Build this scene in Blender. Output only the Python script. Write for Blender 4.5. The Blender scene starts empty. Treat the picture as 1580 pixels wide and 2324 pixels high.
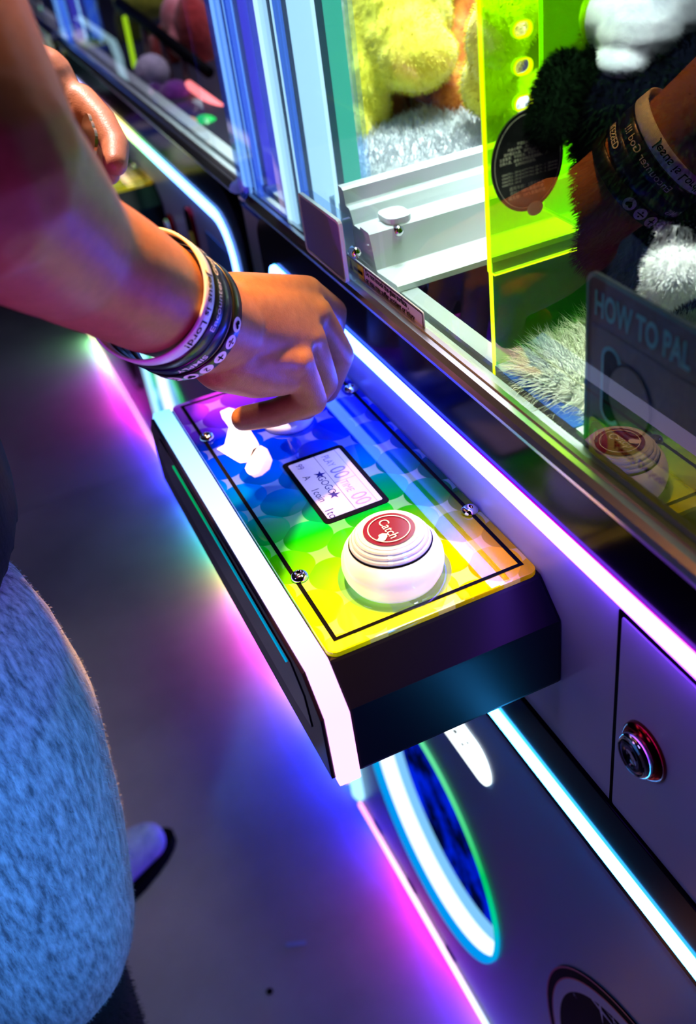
import bpy, bmesh, math, random
from mathutils import Vector, Matrix
random.seed(7)
sc = bpy.context.scene
COL = sc.collection

# ------------------------------------------------------------------ camera
CAM_R = ((0.90534, -0.40722, -0.12050), (-0.33500, -0.51043, -0.79198), (0.26100, 0.75738, -0.59854))
CAM_C = Vector((-0.280, 0.0, 1.326)); F = 2320.25
rx, dn, fw = (Vector(r) for r in CAM_R)
cam = bpy.data.objects.new('camera', bpy.data.cameras.new('camera')); COL.objects.link(cam)
cam.matrix_world = Matrix(((rx.x, -dn.x, -fw.x, CAM_C.x), (rx.y, -dn.y, -fw.y, CAM_C.y), (rx.z, -dn.z, -fw.z, CAM_C.z), (0, 0, 0, 1)))
cam.data.sensor_fit = 'VERTICAL'; cam.data.sensor_height = 36; cam.data.sensor_width = 24.5
cam.data.lens = F / 2324 * 36; cam.data.clip_start = 0.02
cam.data.dof.use_dof = True; cam.data.dof.focus_distance = 0.70; cam.data.dof.aperture_fstop = 5.0
sc.camera = cam
def at(px, py, d):                      # a photograph pixel at a known depth -> point in the place
    return CAM_C + rx * ((px - 790) / F * d) + dn * ((py - 1162) / F * d) + fw * d
def on(px, py, axis, val):              # a photograph pixel on an axis-aligned plane -> point
    r = rx * ((px - 790) / F) + dn * ((py - 1162) / F) + fw
    return CAM_C + r * ((val - CAM_C[axis]) / r[axis])

# ------------------------------------------------------------------ world, exposure, lamps
w = bpy.data.worlds.new('world'); sc.world = w; w.use_nodes = True
w.node_tree.nodes['Background'].inputs[0].default_value = (0.20, 0.14, 0.42, 1)
w.node_tree.nodes['Background'].inputs[1].default_value = 0.03
vs = sc.view_settings
vs.view_transform = 'Standard'; vs.look = 'None'; vs.exposure = 0.0; vs.gamma = 1.0; vs.use_curve_mapping = False
def area(name, loc, aim, size, power, col, spread=180):
    l = bpy.data.lights.new(name, 'AREA'); l.shape = 'DISK'; l.size = size; l.energy = power; l.color = col
    l.spread = math.radians(spread)
    o = bpy.data.objects.new(name, l); COL.objects.link(o); o.location = loc
    o.rotation_euler = (Vector(aim) - Vector(loc)).to_track_quat('-Z', 'Y').to_euler(); return o
def spot(name, loc, aim, power, col, deg, rad=0.05):
    l = bpy.data.lights.new(name, 'SPOT'); l.energy = power; l.color = col; l.spot_size = math.radians(deg); l.spot_blend = 1.0; l.shadow_soft_size = rad
    o = bpy.data.objects.new(name, l); COL.objects.link(o); o.location = loc
    o.rotation_euler = (Vector(aim) - Vector(loc)).to_track_quat('-Z', 'Y').to_euler(); return o
spot('warm_ceiling_spot', (-0.04, 0.85, 2.7), (-0.17, 0.585, 1.07), 720, (1.0, 0.44, 0.10), 13)
spot('left_hand_fill', (-0.1, 1.6, 2.7), (-0.15, 0.87, 1.10), 620, (1.0, 0.62, 0.58), 8)  # unseen spot added to brighten the left hand
area('cool_fill', (-1.9, 0.5, 2.6), (0.0, 0.6, 0.8), 0.6, 1.3, (0.40, 0.32, 1.0), 100)  # unseen lamp added as general fill on the machine fronts
spot('magenta_arm_fill', (-0.8, -0.35, 0.75), (-0.19, 0.58, 1.10), 27, (0.66, 0.02, 0.80), 24)  # added unseen spot, standing in for machine glow on the arm
spot('blue_shorts_fill', (-0.9, -1.2, 2.0), (-0.37, 0.62, 0.66), 330, (0.08, 0.34, 1.0), 12)  # unseen fill added to light the shorts blue
area('violet_floor_fill', (-1.2, 1.9, 2.6), (-0.6, 1.7, 0), 0.8, 0.9, (0.66, 0.14, 0.50), 120)  # added unseen lamp that tints the floor violet

# ------------------------------------------------------------------ materials
def mat(name):
    m = bpy.data.materials.new(name); m.use_nodes = True
    nt = m.node_tree; return m, nt, nt.nodes['Principled BSDF']
def N(nt, t, **kw):
    n = nt.nodes.new(t)
    for k, v in kw.items():
        if k in n.inputs: n.inputs[k].default_value = v
        else: setattr(n, k, v)
    return n
def simple(name, col, rough=0.5, metal=0.0, spec=0.5, emit=None, es=0.0, coat=0.0, bump=None):
    m, nt, b = mat(name)
    b.inputs['Base Color'].default_value = (*col, 1); b.inputs['Roughness'].default_value = rough
    b.inputs['Metallic'].default_value = metal; b.inputs['Specular IOR Level'].default_value = spec
    b.inputs['Coat Weight'].default_value = coat; b.inputs['Coat Roughness'].default_value = 0.04
    if emit: b.inputs['Emission Color'].default_value = (*emit, 1); b.inputs['Emission Strength'].default_value = es
    if bump:
        tc = N(nt, 'ShaderNodeTexCoord'); n = N(nt, 'ShaderNodeTexNoise', Scale=bump[0], Detail=4.0)
        nt.links.new(tc.outputs['Object'], n.inputs['Vector'])
        bp = N(nt, 'ShaderNodeBump', Strength=bump[1], Distance=bump[2] if len(bump) > 2 else 0.001)
        nt.links.new(n.outputs['Fac'], bp.inputs['Height']); nt.links.new(bp.outputs['Normal'], b.inputs['Normal'])
    return m
def ramp(nt, stops, interp='LINEAR'):
    r = nt.nodes.new('ShaderNodeValToRGB'); cr = r.color_ramp; cr.interpolation = interp
    while len(cr.elements) < len(stops): cr.elements.new(0.5)
    for e, (p, c) in zip(cr.elements, stops): e.position = p; e.color = (*c, 1) if len(c) == 3 else c
    return r
def led(name, stops, y0, y1, strength, axis='Y', low=None, zcut=0.8):
    """RGB light strip: colour runs along the row of machines"""
    m, nt, b = mat(name); out = nt.nodes['Material Output']; nt.nodes.remove(b)
    g = N(nt, 'ShaderNodeNewGeometry'); s = N(nt, 'ShaderNodeSeparateXYZ'); nt.links.new(g.outputs['Position'], s.inputs[0])
    mr = N(nt, 'ShaderNodeMapRange'); mr.inputs['From Min'].default_value = y0; mr.inputs['From Max'].default_value = y1
    nt.links.new(s.outputs[axis], mr.inputs['Value'])
    r = ramp(nt, [((p - y0) / (y1 - y0), c) for p, c in stops]); nt.links.new(mr.outputs[0], r.inputs[0])
    col = r.outputs[0]
    if low:
        r2 = ramp(nt, [((p - y0) / (y1 - y0), c) for p, c in low]); nt.links.new(mr.outputs[0], r2.inputs[0])
        gt = N(nt, 'ShaderNodeMapRange'); gt.inputs['From Min'].default_value = zcut - 0.05; gt.inputs['From Max'].default_value = zcut + 0.05; nt.links.new(s.outputs['Z'], gt.inputs['Value'])
        mx = N(nt, 'ShaderNodeMix', data_type='RGBA'); nt.links.new(gt.outputs[0], mx.inputs['Factor']); nt.links.new(r2.outputs[0], mx.inputs[6]); nt.links.new(col, mx.inputs[7]); col = mx.outputs[2]
    e = N(nt, 'ShaderNodeEmission', Strength=strength); nt.links.new(col, e.inputs[0]); nt.links.new(e.outputs[0], out.inputs[0])
    return m
def emis(name, col, s):
    m, nt, b = mat(name); out = nt.nodes['Material Output']; nt.nodes.remove(b)
    e = N(nt, 'ShaderNodeEmission', Strength=s); e.inputs[0].default_value = (*col, 1); nt.links.new(e.outputs[0], out.inputs[0]); return m
def clear(name, tint, ior=1.45, rough=0.0, body=None, bodyfac=0.0, glow=0.0):
    m, nt, b = mat(name); out = nt.nodes['Material Output']; nt.nodes.remove(b)
    t = N(nt, 'ShaderNodeBsdfTransparent'); t.inputs[0].default_value = (*tint, 1)
    gl = N(nt, 'ShaderNodeBsdfGlossy', Roughness=rough); fr = N(nt, 'ShaderNodeFresnel'); geo = N(nt, 'ShaderNodeNewGeometry')
    bi = N(nt, 'ShaderNodeMapRange'); bi.inputs['To Min'].default_value = ior; bi.inputs['To Max'].default_value = 1.0 / ior   # same glass seen from either face
    nt.links.new(geo.outputs['Backfacing'], bi.inputs['Value']); nt.links.new(bi.outputs[0], fr.inputs['IOR'])
    base = t
    if body:
        d = N(nt, 'ShaderNodeBsdfTranslucent'); d.inputs[0].default_value = (*body, 1)
        d2 = N(nt, 'ShaderNodeBsdfDiffuse'); d2.inputs[0].default_value = (*body, 1)
        a = N(nt, 'ShaderNodeMixShader', Fac=0.5); nt.links.new(d.outputs[0], a.inputs[1]); nt.links.new(d2.outputs[0], a.inputs[2])
        if glow:
            e = N(nt, 'ShaderNodeEmission', Strength=glow); e.inputs[0].default_value = (*body, 1)
            ad = N(nt, 'ShaderNodeAddShader'); nt.links.new(a.outputs[0], ad.inputs[0]); nt.links.new(e.outputs[0], ad.inputs[1]); a = ad
        mx = N(nt, 'ShaderNodeMixShader', Fac=bodyfac); nt.links.new(t.outputs[0], mx.inputs[1]); nt.links.new(a.outputs[0], mx.inputs[2]); base = mx
    mm = N(nt, 'ShaderNodeMixShader'); 
    one = N(nt, 'ShaderNodeMath', operation='MULTIPLY'); inv = N(nt, 'ShaderNodeMath', operation='SUBTRACT'); inv.inputs[0].default_value = 1.0
    nt.links.new(geo.outputs['Backfacing'], inv.inputs[1]); nt.links.new(inv.outputs[0], one.inputs[0]); nt.links.new(fr.outputs[0], one.inputs[1])   # back-face reflection left out to dim mirrored things: only the outer face mirrors
    nt.links.new(one.outputs[0], mm.inputs[0]); nt.links.new(base.outputs[0], mm.inputs[1]); nt.links.new(gl.outputs[0], mm.inputs[2])
    nt.links.new(mm.outputs[0], out.inputs[0]); return m
def mottled(name, c1, c2, scale, stretch=(1, 1, 1), rough=0.7, bump=0.3, dist=0.002, lo=0.35, hi=0.65, spec=0.3, sheen=0.0, sss=0.0, rot=(0, 0, 0)):
    m, nt, b = mat(name)
    tc = N(nt, 'ShaderNodeTexCoord'); mp = N(nt, 'ShaderNodeMapping'); mp.inputs['Scale'].default_value = stretch; mp.inputs['Rotation'].default_value = rot
    n = N(nt, 'ShaderNodeTexNoise', Scale=scale, Detail=5.0, Roughness=0.6)
    nt.links.new(tc.outputs['Object'], mp.inputs[0]); nt.links.new(mp.outputs[0], n.inputs['Vector'])
    r = ramp(nt, [(lo, c1), (hi, c2)]); nt.links.new(n.outputs['Fac'], r.inputs[0]); nt.links.new(r.outputs[0], b.inputs['Base Color'])
    bp = N(nt, 'ShaderNodeBump', Strength=bump, Distance=dist); nt.links.new(n.outputs['Fac'], bp.inputs['Height']); nt.links.new(bp.outputs[0], b.inputs['Normal'])
    b.inputs['Roughness'].default_value = rough; b.inputs['Specular IOR Level'].default_value = spec; b.inputs['Sheen Weight'].default_value = sheen
    if sss: b.inputs['Subsurface Weight'].default_value = sss; b.inputs['Subsurface Radius'].default_value = (0.008, 0.003, 0.0015); b.inputs['Subsurface Scale'].default_value = 1.0
    return m

M = {}
M['black'] = simple('black_gloss', (0.002, 0.002, 0.004), 0.14, spec=0.05)
M['blackbox'] = simple('black_satin', (0.003, 0.003, 0.007), 0.32, spec=0.14)
M['white'] = simple('white_enamel', (0.56, 0.62, 0.82), 0.22, spec=0.5)
M['panel'] = simple('blue_grey_panel', (0.17, 0.32, 0.56), 0.30, spec=0.4)
M['steel'] = simple('brushed_steel', (0.60, 0.58, 0.58), 0.28, 1.0)
M['chrome'] = simple('chrome', (0.75, 0.75, 0.78), 0.08, 1.0)
M['rail'] = simple('white_rail', (0.80, 0.86, 0.88), 0.35)
M['pit'] = simple('dark_pit', (0.012, 0.014, 0.03), 0.5)
M['tealpost'] = simple('grey_teal_post', (0.25, 0.38, 0.42), 0.35)
M['ink'] = simple('black_ink', (0.002, 0.002, 0.003), 0.6, spec=0.03)
M['whiteink'] = simple('white_ink', (0.85, 0.88, 0.92), 0.5)
M['lcdink'] = simple('lcd_ink', (0.03, 0.03, 0.22), 0.6, spec=0.0)
M['lcdpale'] = simple('lcd_pale_ink', (0.22, 0.20, 0.50), 0.6, spec=0.0)
M['lcd'] = simple('lcd_screen', (0.30, 0.28, 0.45), 0.25, spec=0.2, emit=(0.62, 0.58, 1.0), es=0.48)
M['glass'] = clear('window_glass', (0.97, 0.985, 0.98), 1.5)
M['acrylic_clear'] = clear('clear_acrylic', (0.80, 0.88, 1.0), 1.5, body=(0.55, 0.75, 1.0), bodyfac=0.08)
M['acrylic_blue'] = clear('blue_lit_acrylic', (0.55, 0.70, 1.0), 1.6, rough=0.05, body=(0.25, 0.35, 1.0), bodyfac=0.16)
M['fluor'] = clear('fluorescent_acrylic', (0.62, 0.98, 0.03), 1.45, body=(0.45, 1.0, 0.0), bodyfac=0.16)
M['fluor_dark'] = clear('fluorescent_acrylic_lower', (0.20, 0.75, 0.02), 1.45, body=(0.10, 0.6, 0.0), bodyfac=0.12)  # darkness of the pit behind is put into this sheet's colour
M['fluor_edge'] = emis('fluorescent_edge', (0.72, 1.0, 0.0), 1.6)
YB = [(0.0, (0.16, 0.042, 1.0)), (0.30, (0.26, 0.042, 1.0)), (0.44, (0.15, 0.045, 1.0)), (0.54, (0.042, 0.060, 1.25)), (0.72, (0.040, 0.11, 1.35)), (0.90, (0.05, 0.14, 0.6)),
      (1.04, (0.04, 0.09, 0.32)), (1.25, (0.04, 0.10, 0.28)), (1.42, (0.05, 0.16, 0.06)), (1.55, (0.16, 0.14, 0.04)), (1.66, (0.16, 0.06, 0.13)), (1.80, (0.09, 0.08, 0.16)), (2.0, (0.04, 0.12, 0.16)), (2.4, (0.04, 0.16, 0.09))]
YE = [(0.0, (0.6, 0.0, 1.0)), (0.30, (1.0, 0.0, 0.9)), (0.46, (0.7, 0.0, 1.0)), (0.56, (0.05, 0.0, 1.0)), (0.72, (0.0, 0.10, 1.0)), (0.84, (0.0, 0.55, 0.8)), (0.92, (0.0, 0.6, 0.5)),
      (1.04, (0.0, 0.35, 1.0)), (1.22, (0.0, 0.45, 1.0)), (1.40, (0.0, 0.9, 0.1)), (1.52, (1.0, 0.8, 0.0)), (1.64, (1.0, 0.0, 0.6)), (1.80, (0.4, 0.1, 1.0)), (2.0, (0.0, 0.6, 1.0)), (2.25, (0.0, 0.9, 0.2))]
M['led_top'] = led('rgb_strip_front', YB, 0.0, 2.8, 27.0, low=[(0.0, (0.037, 0.42, 1.15)), (0.5, (0.037, 0.45, 1.15)), (0.9, (0.04, 0.14, 0.3)), (2.4, (0.04, 0.12, 0.2))])
M['led_edge'] = led('rgb_strip_front_edge', YE, 0.0, 2.8, 0.95, low=[(0.0, (0.0, 0.0, 0.9)), (0.4, (0.0, 0.02, 0.9)), (0.9, (0.0, 0.3, 0.9)), (2.4, (0.0, 0.5, 0.9))])
M['led_base'] = led('rgb_strip_base', [(0.0, (0.5, 0.5, 1.0)), (0.56, (0.5, 0.75, 1.0)), (0.66, (0.95, 0.62, 1.0)), (0.80, (1.0, 0.62, 0.98)), (0.92, (1.0, 0.35, 0.9)), (1.2, (0.7, 0.5, 1.0)), (1.6, (0.8, 0.4, 1.0)), (2.1, (0.9, 0.45, 1.0)), (2.5, (1.0, 0.3, 0.9)), (2.8, (1.0, 0.9, 0.5))], 0.0, 3.0, 2.4)
M['led_floor'] = led('rgb_strip_underglow', [(0.0, (0.1, 0.02, 0.8)), (0.52, (0.10, 0.05, 0.8)), (0.66, (0.12, 0.0, 0.9)), (0.76, (0.42, 0.0, 0.45)), (0.83, (0.20, 0.0, 0.6)), (0.92, (0.0, 0.02, 1.5)), (1.14, (0.0, 0.05, 2.2)), (1.26, (0.25, 0.15, 1.0)), (1.38, (1.0, 0.05, 0.9)), (1.50, (0.9, 0.2, 0.9)), (1.60, (0.40, 0.42, 0.06)), (1.70, (0.0, 0.40, 0.20)), (1.82, (0.0, 0.20, 0.35)), (1.98, (0.0, 0.06, 1.0)), (2.25, (0.05, 0.02, 1.0)), (2.42, (1.0, 0.0, 0.9)), (2.65, (0.5, 0.1, 0.9)), (2.85, (0.2, 0.9, 0.3))], 0.0, 3.2, 55.0)
M['slab'] = led('edge_light_diffuser', [(0.40, (0.85, 0.34, 0.85)), (0.46, (0.70, 0.40, 0.85)), (0.55, (0.50, 0.46, 0.90)), (0.66, (0.36, 0.52, 0.90)), (0.80, (0.16, 0.50, 0.90)), (1.38, (0.6, 0.4, 0.6)), (1.8, (0.3, 0.5, 0.6))], 0.3, 2.8, 2.5)
M['ring_white'] = emis('ring_diffuser', (0.80, 0.92, 1.0), 1.5)
M['ring_cyan'] = emis('ring_inner_glow', (0.22, 0.60, 1.0), 1.0)
M['ring_edge'] = led('ring_rim', [(0.20, (0.0, 0.35, 1.0)), (0.29, (0.0, 0.5, 0.8)), (0.33, (0.0, 0.7, 0.35)), (0.38, (0.0, 0.65, 0.15)), (0.46, (0.15, 0.9, 0.4))], 0.1, 0.5, 0.9, 'Z')
M['ring_blue'] = mottled('ring_deep_blue', (0.0, 0.002, 0.03), (0.0, 0.02, 0.9), 22, rough=0.6, lo=0.42, hi=0.70, spec=0.0)
_nt = M['ring_blue'].node_tree; _b = _nt.nodes['Principled BSDF']
_nt.links.new([l.from_socket for l in _nt.links if l.to_socket == _b.inputs['Base Color']][0], _b.inputs['Emission Color']); _b.inputs['Emission Strength'].default_value = 0.8
M['pill'] = emis('lit_logo', (0.85, 0.97, 1.0), 2.0)
M['tube'] = emis('pillar_tube', (0.58, 0.90, 1.0), 1.7)
M['tube_bblue'] = emis('pillar_pale_blue_tube', (0.32, 0.62, 1.0), 1.8)
M['tube_green'] = emis('pillar_green_tube', (0.08, 0.80, 0.42), 1.0)
M['tube_blue'] = emis('pillar_blue_tube', (0.10, 0.28, 0.95), 1.0)
M['tube_violet'] = emis('pillar_violet_tube', (0.22, 0.10, 0.85), 0.9)
M['corner_tube'] = emis('corner_tube', (0.35, 0.75, 1.0), 1.6)
M['redlock'] = simple('red_anodised', (0.35, 0.01, 0.015), 0.15, 1.0)
M['darkmetal'] = simple('dark_metal', (0.06, 0.06, 0.09), 0.18, 1.0)
M['yellow'] = simple('yellow_print', (0.90, 0.68, 0.01), 0.4)
M['lilac'] = simple('lilac_print', (0.80, 0.80, 0.92), 0.4)
M['red'] = simple('red_print', (0.42, 0.012, 0.05), 0.35)
M['channel'] = simple('channel_grey', (0.42, 0.48, 0.50), 0.35)
M['holder'] = simple('slate_card', (0.20, 0.23, 0.46), 0.45)
M['door'] = simple('door_enamel', (0.56, 0.62, 0.82), 0.20, spec=0.5)

def plate_mat():
    m, nt, b = mat('rainbow_faceplate'); L = nt.links.new
    tc = N(nt, 'ShaderNodeTexCoord'); s = N(nt, 'ShaderNodeSeparateXYZ'); L(tc.outputs['Object'], s.inputs[0])
    def math_(op, a, bb=None, c=None):
        n = N(nt, 'ShaderNodeMath', operation=op)
        for i, v in enumerate((a, bb, c)):
            if v is None: continue
            if isinstance(v, (int, float)): n.inputs[i].default_value = v
            else: L(v, n.inputs[i])
        return n.outputs[0]
    v = math_('DIVIDE', math_('SUBTRACT', s.outputs['Y'], 0.441), 0.36)       # 0 near end .. 1 far end
    u = math_('DIVIDE', math_('ADD', s.outputs['X'], 0.155), 0.155)           # 0 outer .. 1 cabinet side
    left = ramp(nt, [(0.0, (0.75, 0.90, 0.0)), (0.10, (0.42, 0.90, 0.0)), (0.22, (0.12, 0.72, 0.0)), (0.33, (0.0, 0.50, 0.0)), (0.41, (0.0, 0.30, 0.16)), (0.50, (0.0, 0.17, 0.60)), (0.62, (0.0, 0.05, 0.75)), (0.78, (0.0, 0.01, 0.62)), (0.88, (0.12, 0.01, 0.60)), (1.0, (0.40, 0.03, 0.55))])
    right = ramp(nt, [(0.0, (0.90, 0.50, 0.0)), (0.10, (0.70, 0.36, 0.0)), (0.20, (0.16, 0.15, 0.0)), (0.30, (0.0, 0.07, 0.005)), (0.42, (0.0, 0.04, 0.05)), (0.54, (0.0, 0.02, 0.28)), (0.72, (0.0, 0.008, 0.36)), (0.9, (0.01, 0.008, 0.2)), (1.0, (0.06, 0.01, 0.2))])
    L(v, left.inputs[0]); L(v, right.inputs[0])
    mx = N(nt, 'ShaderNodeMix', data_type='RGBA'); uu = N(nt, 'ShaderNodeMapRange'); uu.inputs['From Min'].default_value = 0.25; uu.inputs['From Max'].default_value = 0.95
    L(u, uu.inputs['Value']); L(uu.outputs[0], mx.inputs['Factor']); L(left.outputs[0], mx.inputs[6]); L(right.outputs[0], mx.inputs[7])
    # lattice of round petals with four-pointed stars left between them
    g = 0.0343
    A = math.radians(45)
    ph_p = ((-0.023) * math.cos(A) + 0.5345 * math.sin(A)) / g; ph_q = (0.5345 * math.cos(A) + 0.023 * math.sin(A)) / g
    X, Y = s.outputs['X'], s.outputs['Y']
    p = math_('DIVIDE', math_('ADD', math_('MULTIPLY', X, math.cos(A)), math_('MULTIPLY', Y, math.sin(A))), g)
    q = math_('DIVIDE', math_('SUBTRACT', math_('MULTIPLY', Y, math.cos(A)), math_('MULTIPLY', X, math.sin(A))), g)
    fp = math_('SUBTRACT', math_('FRACT', math_('SUBTRACT', p, ph_p - 40)), 0.5); fq = math_('SUBTRACT', math_('FRACT', math_('SUBTRACT', q, ph_q - 40)), 0.5)
    d = math_('SQRT', math_('ADD', math_('MULTIPLY', fp, fp), math_('MULTIPLY', fq, fq)))
    star = N(nt, 'ShaderNodeMapRange'); star.inputs['From Min'].default_value = 0.525; star.inputs['From Max'].default_value = 0.542; L(d, star.inputs['Value'])
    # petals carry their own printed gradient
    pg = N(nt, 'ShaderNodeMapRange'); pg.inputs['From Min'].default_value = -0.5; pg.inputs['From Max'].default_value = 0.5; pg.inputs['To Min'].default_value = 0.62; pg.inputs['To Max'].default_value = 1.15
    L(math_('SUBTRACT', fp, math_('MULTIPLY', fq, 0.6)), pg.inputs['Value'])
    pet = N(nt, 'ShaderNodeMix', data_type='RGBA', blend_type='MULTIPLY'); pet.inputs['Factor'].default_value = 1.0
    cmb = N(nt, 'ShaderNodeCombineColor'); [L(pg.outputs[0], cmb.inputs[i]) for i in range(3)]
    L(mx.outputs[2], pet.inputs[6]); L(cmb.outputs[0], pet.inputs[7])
    st = N(nt, 'ShaderNodeMix', data_type='RGBA'); st.inputs['Factor'].default_value = 0.10; L(mx.outputs[2], st.inputs[6]); st.inputs[7].default_value = (0.75, 0.9, 1.0, 1)
    fin = N(nt, 'ShaderNodeMix', data_type='RGBA'); L(star.outputs[0], fin.inputs['Factor']); L(pet.outputs[2], fin.inputs[6]); L(st.outputs[2], fin.inputs[7])
    L(fin.outputs[2], b.inputs['Base Color']); L(fin.outputs[2], b.inputs['Emission Color']); b.inputs['Emission Strength'].default_value = 0.25
    b.inputs['Roughness'].default_value = 0.6; b.inputs['Specular IOR Level'].default_value = 0.0; b.inputs['Coat Weight'].default_value = 1.0; b.inputs['Coat Roughness'].default_value = 0.03
    return m
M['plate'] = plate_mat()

# ------------------------------------------------------------------ mesh helpers
def link(name, me, mt, parent=None, smooth=False, **props):
    if mt is not None:
        for x in (mt if isinstance(mt, (list, tuple)) else [mt]): me.materials.append(x)
    if smooth:
        me.polygons.foreach_set('use_smooth', [True] * len(me.polygons))
    o = bpy.data.objects.new(name, me); COL.objects.link(o)
    if parent: o.parent = parent
    for k, v in props.items(): o[k] = v
    return o
def mk(name, vs_, fs, mt, parent=None, smooth=False, **props):
    me = bpy.data.meshes.new(name); me.from_pydata([tuple(v) for v in vs_], [], fs); me.update()
    return link(name, me, mt, parent, smooth, **props)
def empty(name, loc=(0, 0, 0), **props):
    o = bpy.data.objects.new(name, None); COL.objects.link(o); o.location = loc; o.empty_display_size = 0.05
    for k, v in props.items(): o[k] = v
    return o
def bmo(name, bm, mt, parent=None, smooth=False, **props):
    bmesh.ops.recalc_face_normals(bm, faces=bm.faces)
    me = bpy.data.meshes.new(name); bm.to_mesh(me); bm.free(); return link(name, me, mt, parent, smooth, **props)
def bevel(bm, r, seg=2):
    es = [e for e in bm.edges if len(e.link_faces) == 2 and e.calc_face_angle(0) > 0.5]
    if es: bmesh.ops.bevel(bm, geom=es, offset=r, segments=seg, profile=0.7, affect='EDGES', clamp_overlap=True)
def prism(name, prof, axis, a, b, mt, parent=None, bev=0, seg=2, **props):
    """outline in the plane across `axis`, extruded from a to b"""
    bm = bmesh.new(); n = len(prof)
    def P(p, t): return (t, p[0], p[1]) if axis == 0 else (p[0], t, p[1]) if axis == 1 else (p[0], p[1], t)
    A = [bm.verts.new(P(p, a)) for p in prof]; B = [bm.verts.new(P(p, b)) for p in prof]
    bm.faces.new(A); bm.faces.new(B[::-1])
    for i in range(n): bm.faces.new((A[i], B[i], B[(i + 1) % n], A[(i + 1) % n]))
    if bev: bmesh.ops.recalc_face_normals(bm, faces=bm.faces); bevel(bm, bev, seg)
    return bmo(name, bm, mt, parent, **props)
def box(name, x0, x1, y0, y1, z0, z1, mt, parent=None, bev=0, **props):
    return prism(name, [(x0, y0), (x1, y0), (x1, y1), (x0, y1)], 2, z0, z1, mt, parent, bev, **props)
def rrect(a0, a1, b0, b1, r, n=5):
    pts = []
    for cx, cy, s in ((a1 - r, b1 - r, 0), (a0 + r, b1 - r, 90), (a0 + r, b0 + r, 180), (a1 - r, b0 + r, 270)):
        for i in range(n + 1):
            t = math.radians(s + 90 * i / n); pts.append((cx + r * math.cos(t), cy + r * math.sin(t)))
    return pts
def rrect4(a0, a1, b0, b1, rs, n=6):
    pts = []
    for sx, sy, s, r in ((1, 1, 0, rs[0]), (0, 1, 90, rs[1]), (0, 0, 180, rs[2]), (1, 0, 270, rs[3])):
        cx, cy = (a1 - r if sx else a0 + r), (b1 - r if sy else b0 + r)
        for i in range(n + 1):
            t = math.radians(s + 90 * i / n); pts.append((cx + r * math.cos(t), cy + r * math.sin(t)))
    return pts
def ngon(cx, cy, r, n=48, r2=None):
    return [(cx + r * math.cos(2 * math.pi * i / n), cy + (r2 or r) * math.sin(2 * math.pi * i / n)) for i in range(n)]
def lathe(name, prof, c, mt, parent=None, n=48, axis=2, smooth=True, **props):
    vs_, fs = [], []
    for r, h in prof:
        for i in range(n):
            t = 2 * math.pi * i / n; a, b = r * math.cos(t), r * math.sin(t)
            vs_.append((c[0] + a, c[1] + b, c[2] + h) if axis == 2 else (c[0] - h, c[1] + a, c[2] + b) if axis == 0 else (c[0] + a, c[1] - h, c[2] + b))
    for k in range(len(prof) - 1):
        for i in range(n):
            j = (i + 1) % n; fs.append((k * n + i, k * n + j, (k + 1) * n + j, (k + 1) * n + i))
    fs.append(tuple(range(n))[::-1]); fs.append(tuple((len(prof) - 1) * n + i for i in range(n)))
    o = mk(name, vs_, fs, mt, parent, smooth, **props)
    return o
def loopstrip(name, outer, inner, axis, a, b, mt, parent=None, **props):
    """closed ring between two outlines of equal count, extruded"""
    n = len(outer); vs_ = []
    def P(p, t): return (t, p[0], p[1]) if axis == 0 else (p[0], t, p[1]) if axis == 1 else (p[0], p[1], t)
    for t in (a, b):
        vs_ += [P(p, t) for p in outer] + [P(p, t) for p in inner]
    fs = []
    for i in range(n):
        j = (i + 1) % n
        fs += [(i, j, n + j, n + i), (2 * n + i, 3 * n + i, 3 * n + j, 2 * n + j), (i, 2 * n + i, 2 * n + j, j), (n + i, n + j, 3 * n + j, 3 * n + i)]
    bm = bmesh.new(); me = bpy.data.meshes.new(name); me.from_pydata(vs_, [], fs); bm.from_mesh(me); bpy.data.meshes.remove(me)
    return bmo(name, bm, mt, parent, **props)
def tube_geo(pts, rad, n=12, cap=True):
    pts = [Vector(p) for p in pts]; rs = rad if isinstance(rad, (list, tuple)) else [rad] * len(pts)
    vs_, fs = [], []
    for i, p in enumerate(pts):
        d = (pts[min(i + 1, len(pts) - 1)] - pts[max(i - 1, 0)]).normalized()
        if i == 0: u = d.orthogonal().normalized()
        u = (u - d * u.dot(d)).normalized(); v = d.cross(u)
        for k in range(n):
            t = 2 * math.pi * k / n; vs_.append(p + (u * math.cos(t) + v * math.sin(t)) * rs[i])
    for i in range(len(pts) - 1):
        for k in range(n):
            j = (k + 1) % n; fs.append((i * n + k, i * n + j, (i + 1) * n + j, (i + 1) * n + k))
    if cap: fs.append(tuple(range(n))[::-1]); fs.append(tuple((len(pts) - 1) * n + k for k in range(n)))
    return vs_, fs
def tube(name, pts, r, mt, parent=None, n=12, **props):
    v, f = tube_geo(pts, r, n); return mk(name, v, f, mt, parent, True, **props)
_tc = {}
def text_geo(s, size=1.0, align='CENTER', shear=0.0, bold=0.0):
    key = (s, align, shear, bold)
    if key not in _tc:
        cu = bpy.data.curves.new('t', 'FONT'); cu.body = s; cu.align_x = align; cu.align_y = 'CENTER'; cu.resolution_u = 3; cu.shear = shear; cu.offset = bold
        o = bpy.data.objects.new('t', cu); COL.objects.link(o)
        dg = bpy.context.evaluated_depsgraph_get(); me = bpy.data.meshes.new_from_object(o.evaluated_get(dg))
        _tc[key] = ([(v.co.x, v.co.y) for v in me.vertices], [tuple(p.vertices) for p in me.polygons])
        bpy.data.objects.remove(o); bpy.data.curves.remove(cu); bpy.data.meshes.remove(me)
    v, f = _tc[key]; return [(x * size, y * size) for x, y in v], f
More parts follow.
